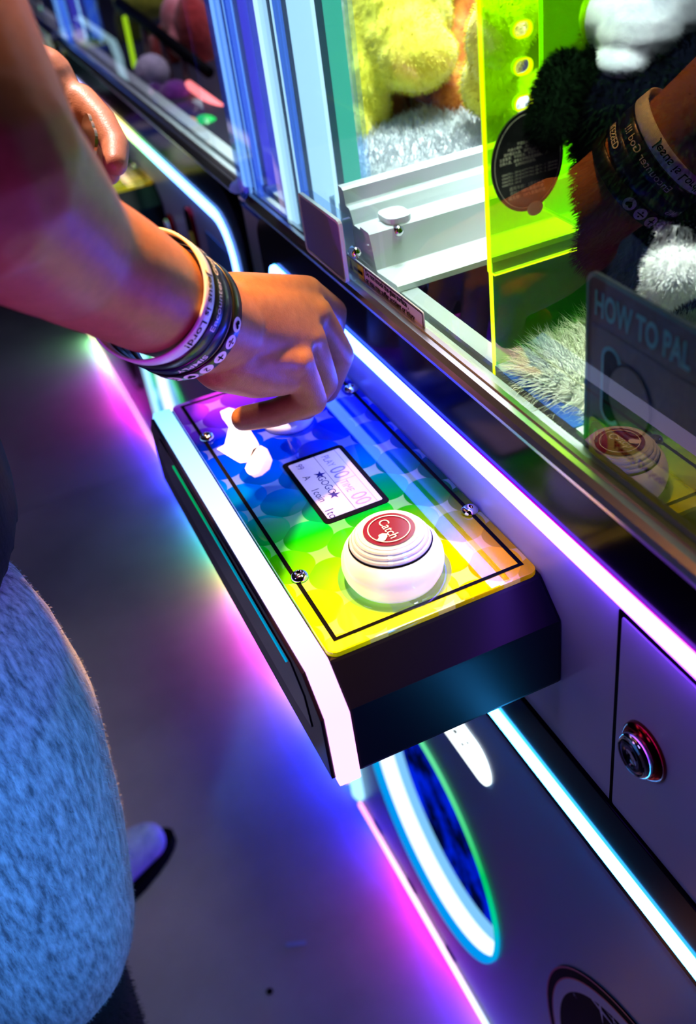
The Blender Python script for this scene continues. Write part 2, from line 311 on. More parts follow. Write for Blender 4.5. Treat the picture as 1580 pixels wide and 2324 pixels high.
class Flat:
    """flat print built up on a plane: origin + u,v axes"""
    def __init__(s, o, u, v, eps=0.0004):
        s.o, s.u, s.v = Vector(o), Vector(u), Vector(v); s.n = s.u.cross(s.v).normalized(); s.eps = eps; s.V, s.F = [], []
    def add(s, pts, faces, lift=1):
        k = len(s.V); s.V += [s.o + s.u * x + s.v * y + s.n * (s.eps * lift) for x, y in pts]; s.F += [tuple(i + k for i in f) for f in faces]
    def poly(s, pts, lift=1): s.add(pts, [tuple(range(len(pts)))], lift)
    def rect(s, x0, x1, y0, y1, lift=1): s.poly([(x0, y0), (x1, y0), (x1, y1), (x0, y1)], lift)
    def band(s, outer, inner, lift=1):
        n = len(outer); s.add(outer + inner, [(i, (i + 1) % n, n + (i + 1) % n, n + i) for i in range(n)], lift)
    def text(s, t, size, x, y, align='CENTER', sx=1.0, lift=1, rot=0.0, **k):
        v, f = text_geo(t, size, align, **k); c, q = math.cos(rot), math.sin(rot)
        s.add([(x + a * sx * c - b * q, y + a * sx * q + b * c) for a, b in v], f, lift)
    def done(s, name, mt, parent=None, **p): return mk(name, s.V, s.F, mt, parent, **p)

# ------------------------------------------------------------------ the room
def concrete():
    m, nt, b = mat('polished_concrete')
    tc = N(nt, 'ShaderNodeTexCoord'); n = N(nt, 'ShaderNodeTexNoise', Scale=3.0, Detail=8.0, Roughness=0.65); nt.links.new(tc.outputs['Object'], n.inputs['Vector'])
    r = ramp(nt, [(0.3, (0.22, 0.16, 0.19)), (0.7, (0.34, 0.26, 0.30))]); nt.links.new(n.outputs['Fac'], r.inputs[0]); nt.links.new(r.outputs[0], b.inputs['Base Color'])
    rr = N(nt, 'ShaderNodeMapRange'); rr.inputs['To Min'].default_value = 0.30; rr.inputs['To Max'].default_value = 0.48; nt.links.new(n.outputs['Fac'], rr.inputs['Value']); nt.links.new(rr.outputs[0], b.inputs['Roughness'])
    return m
floor_m = concrete()
fl = box('floor', -3.2, 1.6, -2.2, 6.2, -0.06, -0.004, simple('grout', (0.16, 0.14, 0.15), 0.7), kind='structure')
tile_me = None
TX, TY = 1.20, 2.40
ky = 0
for i in range(4):
    for j in range(4):
        x, y = -3.15 + i * TX, -2.693 + j * TY
        t = prism('floor_tile', [(0.0015, 0.0015), (TX - 0.0015, 0.0015), (TX - 0.0015, TY - 0.0015), (0.0015, TY - 0.0015)], 2, -0.006, 0.0, floor_m, fl) if tile_me is None else bpy.data.objects.new('floor_tile', tile_me)
        if tile_me is None: tile_me = t.data
        else: COL.objects.link(t); t.parent = fl
        t.location = (x, y, 0)
dark_wall = simple('dark_wall', (0.05, 0.04, 0.08), 0.8)
box('wall_right', 1.5, 1.6, -2.2, 6.2, 0, 3.0, dark_wall, kind='structure')
box('wall_left', -3.3, -3.2, -2.2, 6.2, 0, 3.0, dark_wall, kind='structure')
box('wall_far', -3.2, 1.5, 6.1, 6.2, 0, 3.0, dark_wall, kind='structure')
box('wall_near', -3.2, 1.5, -2.3, -2.2, 0, 3.0, dark_wall, kind='structure')
box('ceiling', -3.3, 1.6, -2.3, 6.2, 3.0, 3.1, dark_wall, kind='structure')

# ------------------------------------------------------------------ claw machines
def loop_pts(y0, y1, z0, z1, r): return rrect(y0, y1, z0, z1, r, 6)
def build_machine(y0, label, variant):
    root = empty('claw_machine', (0.4, y0, 0), label=label, category='claw machine')
    def L(o):                                            # geometry is written from the front-left origin; the root sits under the cabinet
        o.location = Vector(o.location) + Vector((-0.4, 0, 0)); return o
    def loc(o): return L(o)
    YA, YZ = 0.030, 0.952
    # cabinet shell: base, back, roof
    L(prism('base_cabinet', [(0.060, 0.05), (0.82, 0.05), (0.82, 0.60), (0.060, 0.60)], 1, YA, YZ, M['panel'], root))
    for ya_ in (YA, YZ - 0.012): L(box('side_cheek', 0.006, 0.060, ya_, ya_ + 0.012, 0.05, 0.60, M['panel'], root))
    cy, cz, R = (0.6946, 0.295, 0.164) if variant == 0 else (0.765, 0.295, 0.164)
    L(box('back_panel', 0.82, 0.85, YA, YZ, 0.60, 1.95, M['white'], root))
    L(box('roof_canopy', 0.02, 0.85, YA, YZ, 1.92, 2.06, M['black'], root, 0.01))
    n = 64
    def square_ring(n):            # panel outline sampled at the same angles as the round opening
        o = []
        for k in range(n):
            t = 2 * math.pi * k / n; c, q_ = math.cos(t), math.sin(t)
            m_ = min(((YZ - 0.004 - cy) if c > 0 else (cy - YA - 0.004)) / max(abs(c), 1e-6), ((0.664 - cz) if q_ > 0 else (cz - 0.052)) / max(abs(q_), 1e-6)); o.append((cy + c * m_, cz + q_ * m_))
        return o
    sq = square_ring(256); ci = ngon(cy, cz, R + 0.0035, 256)
    L(loopstrip('lower_panel', sq, ci, 0, -0.002, 0.006, M['panel'], root))
    L(box('plinth', 0.03, 0.80, YA + 0.01, YZ - 0.01, 0.0, 0.05, M['ink'], root))
    L(prism('front_panel', [(YA + 0.05, 0.728), (YZ - 0.04, 0.728), (YZ - 0.04, 0.918), (YA + 0.05, 0.918)], 0, -0.001, 0.006, M['white'], root))
    L(box('front_backing', 0.006, 0.010, YA, YZ, 0.60, 0.975, M['ink'], root))
    # light loop round the front, in a black bezel
    ring4 = lambda d: rrect4(0.070 + d, 0.9185 - d, 0.668 + d, 0.9325 - d, (max(0.020 - d, 0.004), 0.055 - d, 0.055 - d, max(0.020 - d, 0.004)))
    o1 = ring4(0.0); e1_ = ring4(0.0011); e2_ = ring4(0.0134); i1 = ring4(0.0145)
    ll = L(loopstrip('led_loop', e1_, e2_, 0, -0.0078, 0.004, M['led_top'], root))
    loopstrip('led_edge', o1, e1_, 0, -0.0048, 0.004, M['led_edge'], ll); loopstrip('led_edge', e2_, i1, 0, -0.0030, 0.004, M['led_edge'], ll)
    ob = rrect4(0.034, 0.946, 0.655, 0.9715, (0.030, 0.060, 0.060, 0.03))
    L(loopstrip('bezel', ob, o1, 0, -0.0045, 0.005, M['black'], root))
    L(box('bezel_bar', -0.0045, 0.004, 0.0846, 0.9035, 0.6830, 0.7295, M['black'], root, 0.001))
    L(box('led_gasket', -0.0015, 0.004, 0.10, 0.89, 0.915, 0.9175, M['black'], root))
    # rounded steel trim and inner ledge that hold the front glass
    tr = [(0.0035, 0.9715), (-0.004, 0.9735), (-0.0085, 0.9770), (-0.0090, 0.9800), (-0.0075, 0.9835), (-0.0040, 0.9862), (0.0, 0.9868), (0.0, 0.9885), (0.0035, 0.9885)]
    L(prism('steel_trim', tr, 1, YA, YZ, M['steel'], root))
    L(prism('glass_channel', [(0.0040, 0.975), (0.028, 0.975), (0.028, 0.9895), (0.0142, 0.9895), (0.0142, 0.957 + 0.0195), (0.0108, 0.9765), (0.0108, 0.9860), (0.0040, 0.9860)], 1, YA, YZ, M['channel'], root))
    L(box('front_glass', 0.0045, 0.0095, YA + 0.09, YZ - 0.09, 0.9878, 1.90, M['glass'], root))
    # base light strip, underglow and its clips
    L(box('base_strip', -0.0065, 0.004, YA, YZ, 0.027, 0.034, M['led_base'], root))
    L(box('base_lip', -0.002, 0.03, YA, YZ, 0.034, 0.05, simple('base_lip_grey', (0.10, 0.11, 0.16), 0.4), root))
    L(prism('underglow_strip', [(-0.0005, 0.0265), (0.018, 0.0265), (0.018, 0.012), (0.010, 0.012)], 1, YA, YZ, M['led_floor'], root))
    for yc in (0.20, 0.445, 0.667, 0.78, 0.89):
        L(box('strip_clip', -0.0035, 0.0, yc - 0.012, yc + 0.012, 0.040, 0.050, M['ink'], root, 0.0015))
    # round prize hatch with lit ring
    L(loopstrip('hatch_rim', ngon(cy, cz, R + 0.0035, n), ngon(cy, cz, R - 0.001, n), 0, -0.006, 0.004, M['ring_edge'], root))
    L(loopstrip('hatch_ring', ngon(cy, cz, R + 0.002, n), ngon(cy, cz, R - 0.0015, n), 0, 0.004, 0.024, M['ring_white'], root))
    L(loopstrip('hatch_inner_ring', ngon(cy, cz, R - 0.001, n), ngon(cy, cz, R - 0.006, n), 0, 0.024, 0.036, M['ring_cyan'], root))
    L(prism('hatch_flap', ngon(cy, cz, R - 0.004, n), 0, 0.036, 0.044, M['ring_blue'], root))
    # lit logo pill with cut-out marks
    c, a = math.cos(math.radians(0)), 0
    pill = rrect(0.524, 0.70, 0.541, 0.592, 0.0253, 8)
    lp = L(prism('logo_light', pill, 0, -0.004, 0.002, M['pill'], root))
    f = Flat((-0.004, 0.0, 0.0), (0, -1, 0), (0, 0, 1)); [f.poly([(y_ - h_ * 0.5, z_), (y_ + 0.002, z_ + 0.002), (y_ + h_ * 0.5, z_ + h_ * 0.9), (y_ - 0.001, z_ + h_ * 0.55)]) for y_, z_, h_ in ((-0.612, 0.567, 0.009), (-0.600, 0.572, 0.007), (-0.588, 0.563, 0.011), (-0.574, 0.560, 0.008), (-0.563, 0.574, 0.007), (-0.640, 0.562, 0.010))]
    f.done('logo_marks', M['ink'], lp)
    # round sticker with sparkles
    ec = (0.2644, 0.3436)
    f = L(prism('round_emblem', ngon(ec[0], ec[1], 0.1690, 96), 0, -0.0032, -0.0018, M['ink'], root))
    g1 = Flat((-0.0032, ec[0], ec[1]), (0, -1, 0), (0, 0, 1)); g1.band(ngon(0, 0, 0.1690, 96), ngon(0, 0, 0.1672, 96)); g1.band(ngon(0, 0, 0.1590, 96), ngon(0, 0, 0.1575, 96)); g1.done('emblem_red_line', M['red'], f)
    g2 = Flat((-0.0032, ec[0], ec[1]), (0, -1, 0), (0, 0, 1)); g2.band(ngon(0, 0, 0.1575, 96), ngon(0, 0, 0.1460, 96), 1.2)
    for sx, sy, s, rt in ((-0.0860, 0.1110, 0.030, 0.25), (-0.0690, 0.1240, 0.013, 0.25), (-0.1240, 0.0720, 0.005, 0)):
        pts = []
        for k in range(8):
            rr = s * (1.0 if k % 4 == 0 else 0.55 if k % 2 == 0 else 0.09); t = math.pi / 4 * k + rt
            pts.append((sx + rr * math.cos(t), sy + rr * math.sin(t)))
        g2.poly(pts, 1.4)
    g2.done('emblem_sparkle', simple('emblem_blue', (0.30, 0.42, 0.70), 0.4), f)
    # corner posts and the lit acrylic pillars above them
    L(box('corner_post', 0.0, 0.06, 0.932, 0.999, 0.60, 0.962, M['tealpost'], root, 0.002))
    L(tube('corner_light', [(-0.006, 0.938, 0.062), (-0.006, 0.938, 0.075), (-0.006, 0.938, 0.64)], [0.006, 0.011, 0.011], M['corner_tube'], root))
    pillars = ((0.800, 0.872, 0), (0.930, 0.996, 1)) if variant == 0 else ((0.872, 0.948, 1),)
    for pa, pb, pv in pillars:
        sh = L(loopstrip('acrylic_pillar', [(0.0, pa), (0.062, pa), (0.062, pb), (0.0, pb)], [(0.003, pa + 0.003), (0.059, pa + 0.003), (0.059, pb - 0.003), (0.003, pb - 0.003)], 2, 0.962, 1.9, M['acrylic_clear'] if pv == 0 else M['acrylic_blue'], root))
        w_ = pb - pa
        A = lambda k: pa + w_ * k
        mt1 = M['tube'] if pv == 0 else M['tube_blue']
        tube('light_tube', [(0.014, A(0.80), 0.985), (0.014, A(0.80), 1.9)], 0.0125, M['tube'] if pv == 0 else M['tube_bblue'], sh)
        tube('light_tube', [(0.030, A(0.45), 0.985), (0.030, A(0.45), 1.9)], 0.0100, M['tube'] if pv == 0 else M['tube_violet'], sh)
        tube('light_tube', [(0.050, A(0.18), 0.985), (0.050, A(0.18), 1.9)], 0.0075, M['tube_green'] if pv == 0 else M['tube_blue'], sh)
        box('pillar_fin', 0.018, 0.030, A(0.56), A(0.66), 0.975, 1.9, M['darkmetal'], sh)
        box('pillar_fin', 0.038, 0.050, A(0.28), A(0.36), 0.975, 1.9, M['darkmetal'], sh)
        box('pillar_foot', -0.002, 0.066, pa - 0.003, pb + 0.003, 0.962, 0.972, M['acrylic_clear'], sh, 0.002)
        for k, rx_, rr_, mm_ in ((0.25, 0.006, 0.003, 'tube_blue'), (0.93, 0.006, 0.0025, 'tube_violet'), (0.66, 0.0055, 0.0014, 'tube'), (0.36, 0.0055, 0.0016, 'tube'), (0.12, 0.0055, 0.0014, 'tube_blue'), (0.06, 0.030, 0.0022, 'tube'), (0.30, 0.056, 0.0018, 'tube')):
            tube('light_rod', [(rx_, A(k), 0.975), (rx_, A(k), 1.9)], rr_, M[mm_], sh, 8)
        box('pillar_fin', 0.006, 0.010, A(0.48), A(0.56), 0.975, 1.9, M['darkmetal'], sh)
    # playfield
    if variant == 0:
        L(box('prize_bed', 0.028, 0.82, YA, 0.514, 0.90, 0.955, M['pit'], root))
        L(box('prize_bed', 0.36, 0.82, 0.514, YZ, 0.90, 0.955, M['pit'], root))
        L(box('chute_wall', 0.36, 0.364, 0.514, 0.65, 0.60, 1.0, M['pit'], root))
        rp = [(0.655, 0.990), (0.655, 0.9945), (0.657, 0.9955), (0.690, 0.994), (0.6915, 0.995), (0.699, 1.0215), (0.701, 1.0228), (0.715, 1.0230), (0.7165, 1.0205), (0.728, 1.0205), (0.7295, 1.0245), (0.7325, 1.0310), (0.7345, 1.0325), (0.7385, 1.0325), (0.740, 1.0340), (0.742, 1.0445), (0.745, 1.046), (0.752, 1.046), (0.752, 0.990)]
        rl = L(prism('chute_rail', rp, 0, 0.0118, 0.80, M['rail'], root))
        for px, py in ((905, 525), (808, 574)):
            P = on(px, py, 1, 0.6965); lathe('rail_bolt', [(0.0045, -0.004), (0.0045, 0.0), (0.0045, 0.002), (0.003, 0.004), (0.001, 0.0045)], (P.x, P.y + 0.0012, P.z), M['chrome'], rl, 16, 1)
        cl = L(prism('rail_clip', rrect(0.030, 0.052, 0.700, 0.726, 0.008, 4), 2, 1.0228, 1.0275, M['rail'], root))
        L(box('prize_bed', 0.03, 0.82, 0.753, YZ, 0.97, 1.012, simple('bed_white', (0.75, 0.8, 0.8), 0.9), root))
    else:
        L(box('prize_bed', 0.028, 0.82, YA, YZ, 0.90, 0.955, M['pit'], root))
    # control box
    k0, k1 = 0.416, 0.820
    prof = [(0.440, 0.8725), (k0, 0.850), (k0, 0.792), (k1, 0.792), (k1, 0.850), (0.797, 0.8725)]
    cb = L(prism('control_box', prof, 0, -0.1555, -0.001, M['blackbox'], root, 0.0022))
    inn = lambda d: [(0.440 - d * 0.2, 0.8725 + d), (k0 - d, 0.850 + d * 0.5), (k0 - d, 0.792 - d), (k1 + d, 0.792 - d), (k1 + d, 0.850 + d * 0.5), (0.797 + d * 0.2, 0.8725 + d)]
    prism('edge_light', inn(0.0032), 0, -0.1715, -0.1557, M['slab'], cb, 0.0018)
    prism('front_cover', inn(-0.0015), 0, -0.1745, -0.1716, simple('black_cover', (0.006, 0.003, 0.010), 0.12), cb, 0.0006)
    sp = [(0.462, 0.862), (0.444, 0.847), (0.440, 0.822), (0.47, 0.818), (0.77, 0.818), (0.80, 0.835), (0.776, 0.862)]
    prism('cover_window', sp, 0, -0.1752, -0.1746, simple('smoked_window', (0.02, 0.02, 0.06), 0.04, coat=1.0), cb)
    box('window_reflection', -0.1760, -0.1753, 0.470, 0.735, 0.8555, 0.8575, led('reflection_line', [(0.46, (0.0, 0.45, 0.9)), (0.60, (0.0, 0.35, 0.5)), (0.66, (0.0, 0.5, 0.15)), (0.75, (0.0, 0.55, 0.2))], 0.4, 0.8, 0.8), cb)  # reflection in the window drawn as a glowing strip
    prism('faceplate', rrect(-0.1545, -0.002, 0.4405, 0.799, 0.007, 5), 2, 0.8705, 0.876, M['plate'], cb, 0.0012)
    bo = Flat((0, 0, 0.876), (1, 0, 0), (0, 1, 0), 0.00025)
    bo.band([(-0.1470, 0.4505), (-0.0075, 0.4505), (-0.0075, 0.7935), (-0.1470, 0.7935)], [(-0.1440, 0.4535), (-0.0105, 0.4535), (-0.0105, 0.7905), (-0.1440, 0.7905)]); bo.done('border_line', M['ink'], cb)
    for x, y in ((-0.1425, 0.520), (-0.1425, 0.729), (-0.009, 0.521), (-0.009, 0.729)):
        lathe('plate_screw', [(0.0062, 0.0), (0.0064, 0.0012), (0.0050, 0.0034), (0.0030, 0.0042), (0.0028, 0.0042), (0.0028, 0.0020), (0.0005, 0.0020)], (x, y, 0.876), M['chrome'], cb, 24)
    # display
    x0, x1, ya, yb = -0.1040, -0.0515, 0.5635, 0.6550
    prism('display_frame', rrect(x0, x1, ya, yb, 0.004, 4), 2, 0.8761, 0.8766, M['ink'], cb)
    prism('display', rrect(x0 + 0.004, x1 - 0.004, ya + 0.005, yb - 0.005, 0.001, 1), 2, 0.8766, 0.8769, M['lcd'], cb)
    U, V = (yb - ya - 0.010), (x1 - x0 - 0.008)
    ax = dict(o=(x1 - 0.004, yb - 0.005, 0.8769), u=(0, -1, 0), v=(1, 0, 0), eps=0.0002)
    d = Flat(**ax); T = lambda s, u, v_, h, sx=1.0, **k: d.text(s, h * V, u * U, -v_ * V, sx=sx, **k)
    T('★', 0.318, 0.634, 0.26); T('★', 0.69, 0.658, 0.26); T('GOGO', 0.51, 0.645, 0.20, 0.95); T('A', 0.30, 0.858, 0.19); T('1coin', 0.615, 0.875, 0.20, 1.0); T('1to', 0.935, 0.90, 0.22)
    d.rect(0.0, U, -0.504 * V, -0.496 * V); d.done('display_text', M['lcdink'], cb)
    d = Flat(**ax); T('PLAY', 0.15, 0.335, 0.20, 0.85); T('00', 0.385, 0.31, 0.42, 0.85); T('TIME', 0.63, 0.36, 0.20, 0.85); T('00', 0.875, 0.31, 0.42, 0.85); T('99', 0.09, 0.838, 0.18)
    d.rect(0, U, -0.105 * V, -0.095 * V); d.rect(0.517 * U, 0.524 * U, -0.5 * V, -0.1 * V); d.done('display_pale_text', M['lcdpale'], cb)
    # catch button
    bc = (-0.0855, 0.4885, 0.876)
    dome = [(0.028, 0.0), (0.0305, 0.001), (0.0335, 0.007), (0.0346, 0.013), (0.0342, 0.018), (0.0320, 0.0240), (0.0292, 0.0278), (0.0275, 0.0284)]
    lathe('button_collar', [(0.0385, 0.0002), (0.0385, 0.0012), (0.034, 0.0026), (0.030, 0.0026)], bc, M['acrylic_clear'], cb, 64)
    m, nt, b = mat('lit_dome'); lwm = N(nt, 'ShaderNodeTexCoord'); nz = N(nt, 'ShaderNodeTexNoise', Scale=22.0, Detail=1.0); nt.links.new(lwm.outputs['Object'], nz.inputs['Vector'])
    rp_ = ramp(nt, [(0.3, (1.0, 0.72, 0.45)), (0.5, (1.0, 0.93, 0.86)), (0.7, (1.0, 0.62, 0.85))]); nt.links.new(nz.outputs['Fac'], rp_.inputs[0]); nt.links.new(rp_.outputs[0], b.inputs['Emission Color'])
    b.inputs['Emission Strength'].default_value = 0.62; b.inputs['Base Color'].default_value = (0.7, 0.75, 0.72, 1); b.inputs['Roughness'].default_value = 0.12
    lathe('button_dome', dome, bc, m, cb, 64)
    lathe('button_seam', [(0.0277, 0.0280), (0.0281, 0.0290), (0.0277, 0.0297)], bc, M['ink'], cb, 64)
    cap = simple('button_cap', (0.62, 0.74, 0.86), 0.06, coat=1.0, emit=(0.75, 0.9, 1.0), es=0.12)
    lathe('button_cap', [(0.0272, 0.0284), (0.0274, 0.0305), (0.0268, 0.0318), (0.0256, 0.0322), (0.0256, 0.0334), (0.0250, 0.0345), (0.0236, 0.0350), (0.0234, 0.0362), (0.0226, 0.0372), (0.0208, 0.0376), (0.0206, 0.0382), (0.0188, 0.0384), (0.0170, 0.0380)], bc, cap, cb, 64, smooth=False)
    bl = Flat((bc[0], bc[1], 0.876 + 0.0384), (0, -1, 0), (1, 0, 0)); bl.poly(ngon(0, 0, 0.0172, 48)); bl.done('button_label', simple('red_label', (0.15, 0.003, 0.012), 0.15), cb)
    bl = Flat((bc[0], bc[1], 0.876 + 0.0390), (0, -1, 0), (1, 0, 0)); bl.band(ngon(0, 0, 0.0142, 48), ngon(0, 0, 0.0135, 48)); bl.text('Catch', 0.0098, 0.0, -0.0005, sx=0.92); bl.done('button_text', M['whiteink'], cb)
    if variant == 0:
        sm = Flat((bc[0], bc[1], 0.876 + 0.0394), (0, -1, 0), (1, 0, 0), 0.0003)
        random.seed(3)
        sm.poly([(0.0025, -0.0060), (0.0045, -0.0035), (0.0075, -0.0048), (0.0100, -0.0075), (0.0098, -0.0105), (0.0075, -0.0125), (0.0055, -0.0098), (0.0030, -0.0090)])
        sm.done('label_glare', M['whiteink'], cb)  # the same glare drawn as a white patch on the button label
    # joystick
    jc = (-0.0745, 0.7145, 0.876)
    lathe('joystick_washer', [(0.0215, 0.0), (0.0220, 0.0015), (0.0212, 0.0042), (0.0190, 0.0050), (0.004, 0.0052)], jc, M['whiteink'], cb, 48)
    lathe('joystick_boot', [(0.0085, 0.005), (0.0080, 0.008), (0.0055, 0.012), (0.0042, 0.015)], jc, M['ink'], cb, 24)
    lathe('joystick_shaft', [(0.0040, 0.012), (0.0040, 0.074)], jc, M['chrome'], cb, 20)
    lathe('joystick_knob', [(0.004 + 0.0001, 0.066)] + [(0.0175 * math.sin(t), 0.0825 - 0.0175 * math.cos(t)) for t in [0.35 + 2.7 * i / 12 for i in range(13)]], jc, simple('knob_black', (0.02, 0.02, 0.025), 0.25), cb, 32)
    # overexposed glare painted as white patches on the faceplate
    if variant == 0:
        wm = mottled('painted_glare', (0.85, 0.90, 0.95), (0.97, 0.98, 1.0), 900, rough=0.5, bump=0.2)
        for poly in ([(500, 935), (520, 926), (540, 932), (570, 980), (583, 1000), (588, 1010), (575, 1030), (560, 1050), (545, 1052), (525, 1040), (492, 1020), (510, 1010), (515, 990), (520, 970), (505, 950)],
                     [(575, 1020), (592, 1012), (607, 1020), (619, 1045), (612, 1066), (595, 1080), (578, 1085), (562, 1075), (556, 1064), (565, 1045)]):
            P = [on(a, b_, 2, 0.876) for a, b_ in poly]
            prism('glare_patch', [(p.x, p.y) for p in P], 2, 0.8760, 0.8765, wm, cb)
    # coin door with lock
    if variant == 0:
        L(prism('door_gap', rrect(0.118, 0.3570, 0.7280, 0.9080, 0.002, 2), 0, -0.0014, 0.0, M['ink'], root))
        dr = L(prism('coin_door', rrect(0.121, 0.3530, 0.7312, 0.9045, 0.002, 2), 0, -0.0019, 0.0, M['door'], root))
        lk = (-0.0019, 0.3235, 0.8165)
        lathe('lock_flange', [(0.0200, 0.0), (0.0195, 0.003), (0.0165, 0.0055), (0.0150, 0.0055)], lk, M['redlock'], dr, 40, 0)
        lathe('lock_body', [(0.0150, 0.003), (0.0150, 0.0085), (0.0125, 0.0115), (0.0120, 0.0105)], lk, M['chrome'], dr, 40, 0)
        lathe('lock_face', [(0.0122, 0.004), (0.0120, 0.0112), (0.0060, 0.0118), (0.0055, 0.0100), (0.001, 0.0100)], lk, M['darkmetal'], dr, 40, 0)
        box('keyhole', -0.0155, -0.0140, 0.3228, 0.3242, 0.8125, 0.8205, M['ink'], dr)
    else:
        lk = (-0.002, 0.383, 0.829)
        lathe('lock_flange', [(0.0170, 0.0), (0.0165, 0.003), (0.0130, 0.005)], lk, M['redlock'], root, 32, 0).location.x -= 0.4
        lathe('lock_body', [(0.0115, 0.003), (0.0115, 0.010), (0.008, 0.012)], lk, M['chrome'], root, 32, 0).location.x -= 0.4
        L(prism('coin_slot', rrect(0.248, 0.278, 0.795, 0.892, 0.0149, 6), 0, -0.006, 0.0, M['redlock'], root, 0.001))
        L(prism('coin_slot_insert', rrect(0.256, 0.270, 0.805, 0.860, 0.0069, 5), 0, -0.0075, 0.0, M['yellow'], root))
        L(prism('blue_label', rrect(0.105, 0.205, 0.75, 0.880, 0.006, 3), 0, -0.002, 0.0, simple('blue_label', (0.05, 0.22, 0.55), 0.3), root))
    return root

near = build_machine(0.0, 'white claw machine in front with fluorescent chute guard and rainbow control box', 0)
mid = build_machine(0.97, 'second claw machine, behind the wrist, with blue-lit acrylic pillars', 1)
far = build_machine(1.94, 'farthest claw machine, only its front light strip seen past the upper arm', 2)

for m_ in (near, mid, far): m_['group'] = 'row of claw machines'
# interior lights of the cabinets (strip lamps under the canopies), with added fills among them
def strip_lamp(name, loc, sx, sy, power, col, spread=180):
    l = bpy.data.lights.new(name, 'AREA'); l.shape = 'RECTANGLE'; l.spread = math.radians(spread); l.size = sx; l.size_y = sy; l.energy = power; l.color = col
    o = bpy.data.objects.new(name, l); COL.objects.link(o); o.location = loc; return o
strip_lamp('cabinet_lamp_near', (0.50, 0.40, 1.88), 0.4, 0.5, 1.7, (0.72, 0.95, 1.0), 62)
strip_lamp('cabinet_lamp_left_bay', (0.35, 0.95, 1.88), 0.4, 0.25, 6.5, (0.80, 1.0, 0.92), 62)
strip_lamp('fur_fill', (0.050, 0.47, 1.40), 0.04, 0.20, 0.50, (0.9, 1.0, 0.85), 46)  # unseen lamp added low in the cabinet to brighten the fur
strip_lamp('rail_fill', (0.40, 0.64, 1.88), 0.20, 0.12, 1.9, (0.82, 1.0, 0.95), 46)  # extra unseen lamp added to brighten the chute rail
strip_lamp('cabinet_lamp_second', (0.40, 1.50, 1.88), 0.5, 0.5, 8, (0.8, 0.7, 0.9))

# ------------------------------------------------------------------ chute guard (fluorescent acrylic)
GY = 0.515
guard = empty('chute_guard', (0.07, GY, 0.96), label='fluorescent yellow-green acrylic guard with slots around the prize chute', category='guard')
def rel(o, root): o.location = Vector(o.location) - root.location; return o
def sheet(name, outline, holes, y, th, mt, parent):
    cu = bpy.data.curves.new(name, 'CURVE'); cu.dimensions = '2D'; cu.fill_mode = 'BOTH'; cu.extrude = th / 2
    for pts in [outline] + holes:
        s = cu.splines.new('POLY'); s.points.add(len(pts) - 1); s.use_cyclic_u = True
        for p, q in zip(s.points, pts): p.co = (q[0], q[1], 0, 1)
    o = bpy.data.objects.new(name, cu); COL.objects.link(o)
    me = bpy.data.meshes.new_from_object(o.evaluated_get(bpy.context.evaluated_depsgraph_get())); bpy.data.objects.remove(o)
    for v in me.vertices: v.co = Vector((v.co.x, y + v.co.z, v.co.y))
    return link(name, me, mt, parent)
slots = [rrect(0.0312, 0.0436, zc - 0.0046, zc + 0.0046, 0.0045, 6) for zc in (1.2300, 1.2105, 1.1905, 1.1712, 1.1517)]
up = rel(sheet('upper_sheet', rrect(0.0125, 0.128, 1.0545, 1.40, 0.004, 3), slots, GY, 0.003, M['fluor'], guard), guard)
for s_ in slots:
    cxs = sum(p[0] for p in s_) / len(s_); czs = sum(p[1] for p in s_) / len(s_)
    inner = [(cxs + (p[0] - cxs) * 0.86, czs + (p[1] - czs) * 0.80) for p in s_]
    loopstrip('slot_rim', s_, inner, 1, GY - 0.0017, GY + 0.0017, M['fluor_edge'], up)
box('sheet_edge', 0.0112, 0.0126, GY - 0.0015, GY + 0.0015, 1.0565, 1.40, M['fluor_edge'], up)
box('sheet_edge', 0.0145, 0.128, GY - 0.0012, GY + 0.0012, 1.0533, 1.0546, M['fluor_edge'], up)
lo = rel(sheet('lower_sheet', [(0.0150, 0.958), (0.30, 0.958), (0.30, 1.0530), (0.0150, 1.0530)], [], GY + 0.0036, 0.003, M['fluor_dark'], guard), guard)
box('sheet_edge', 0.0140, 0.0151, GY + 0.002, GY + 0.005, 0.958, 1.0605, M['fluor_edge'], lo)
bs = rel(prism('back_sheet', [(0.1285, GY), (0.1315, GY), (0.1315, 0.640), (0.1285, 0.640)], 2, 1.03, 1.40, M['fluor'], guard), guard)
box('sheet_edge', 0.1286, 0.1314, 0.6395, 0.6412, 1.03, 1.40, M['fluor_edge'], bs)
box('sheet_edge', 0.1286, 0.1314, GY + 0.003, 0.640, 1.0285, 1.0300, M['fluor_edge'], bs)

# ------------------------------------------------------------------ print and fittings on the glass
def quad_on(px, x): return [on(a, b, 0, x) for a, b in px]
sg = empty('instruction_sign', (0.011, 0.30, 0.97), label='dark how-to-play sign with teal border behind the front glass', category='sign')
SX = 0.0112
def srel(o): o.location = Vector(o.location) - sg.location; return o
by0, by1, bz0, bz1 = 0.16, 0.4125, 0.977, 1.0955
srel(prism('sign_board', rrect(by0, by1, bz0, bz1, 0.007, 5), 0, SX, SX + 0.002, simple('sign_black', (0.004, 0.006, 0.008), 0.35), sg))
mk_ = lambda: Flat((SX, by1, bz1), (0, -1, 0), (0, 0, 1), 0.0004)
teal = simple('sign_teal', (0.05, 0.5, 0.5), 0.4); slate = simple('sign_slate', (0.035, 0.075, 0.11), 0.5); olive = simple('sign_yellow', (0.62, 0.90, 0.01), 0.5)
W_, H_ = by1 - by0, bz1 - bz0
f = mk_(); f.band(rrect(0, W_, -H_, 0, 0.007, 5), rrect(0.0022, W_ - 0.0022, -H_ + 0.0022, -0.0022, 0.006, 5)); srel(f.done('sign_border', simple('sign_border', (0.02, 0.16, 0.15), 0.4), sg))
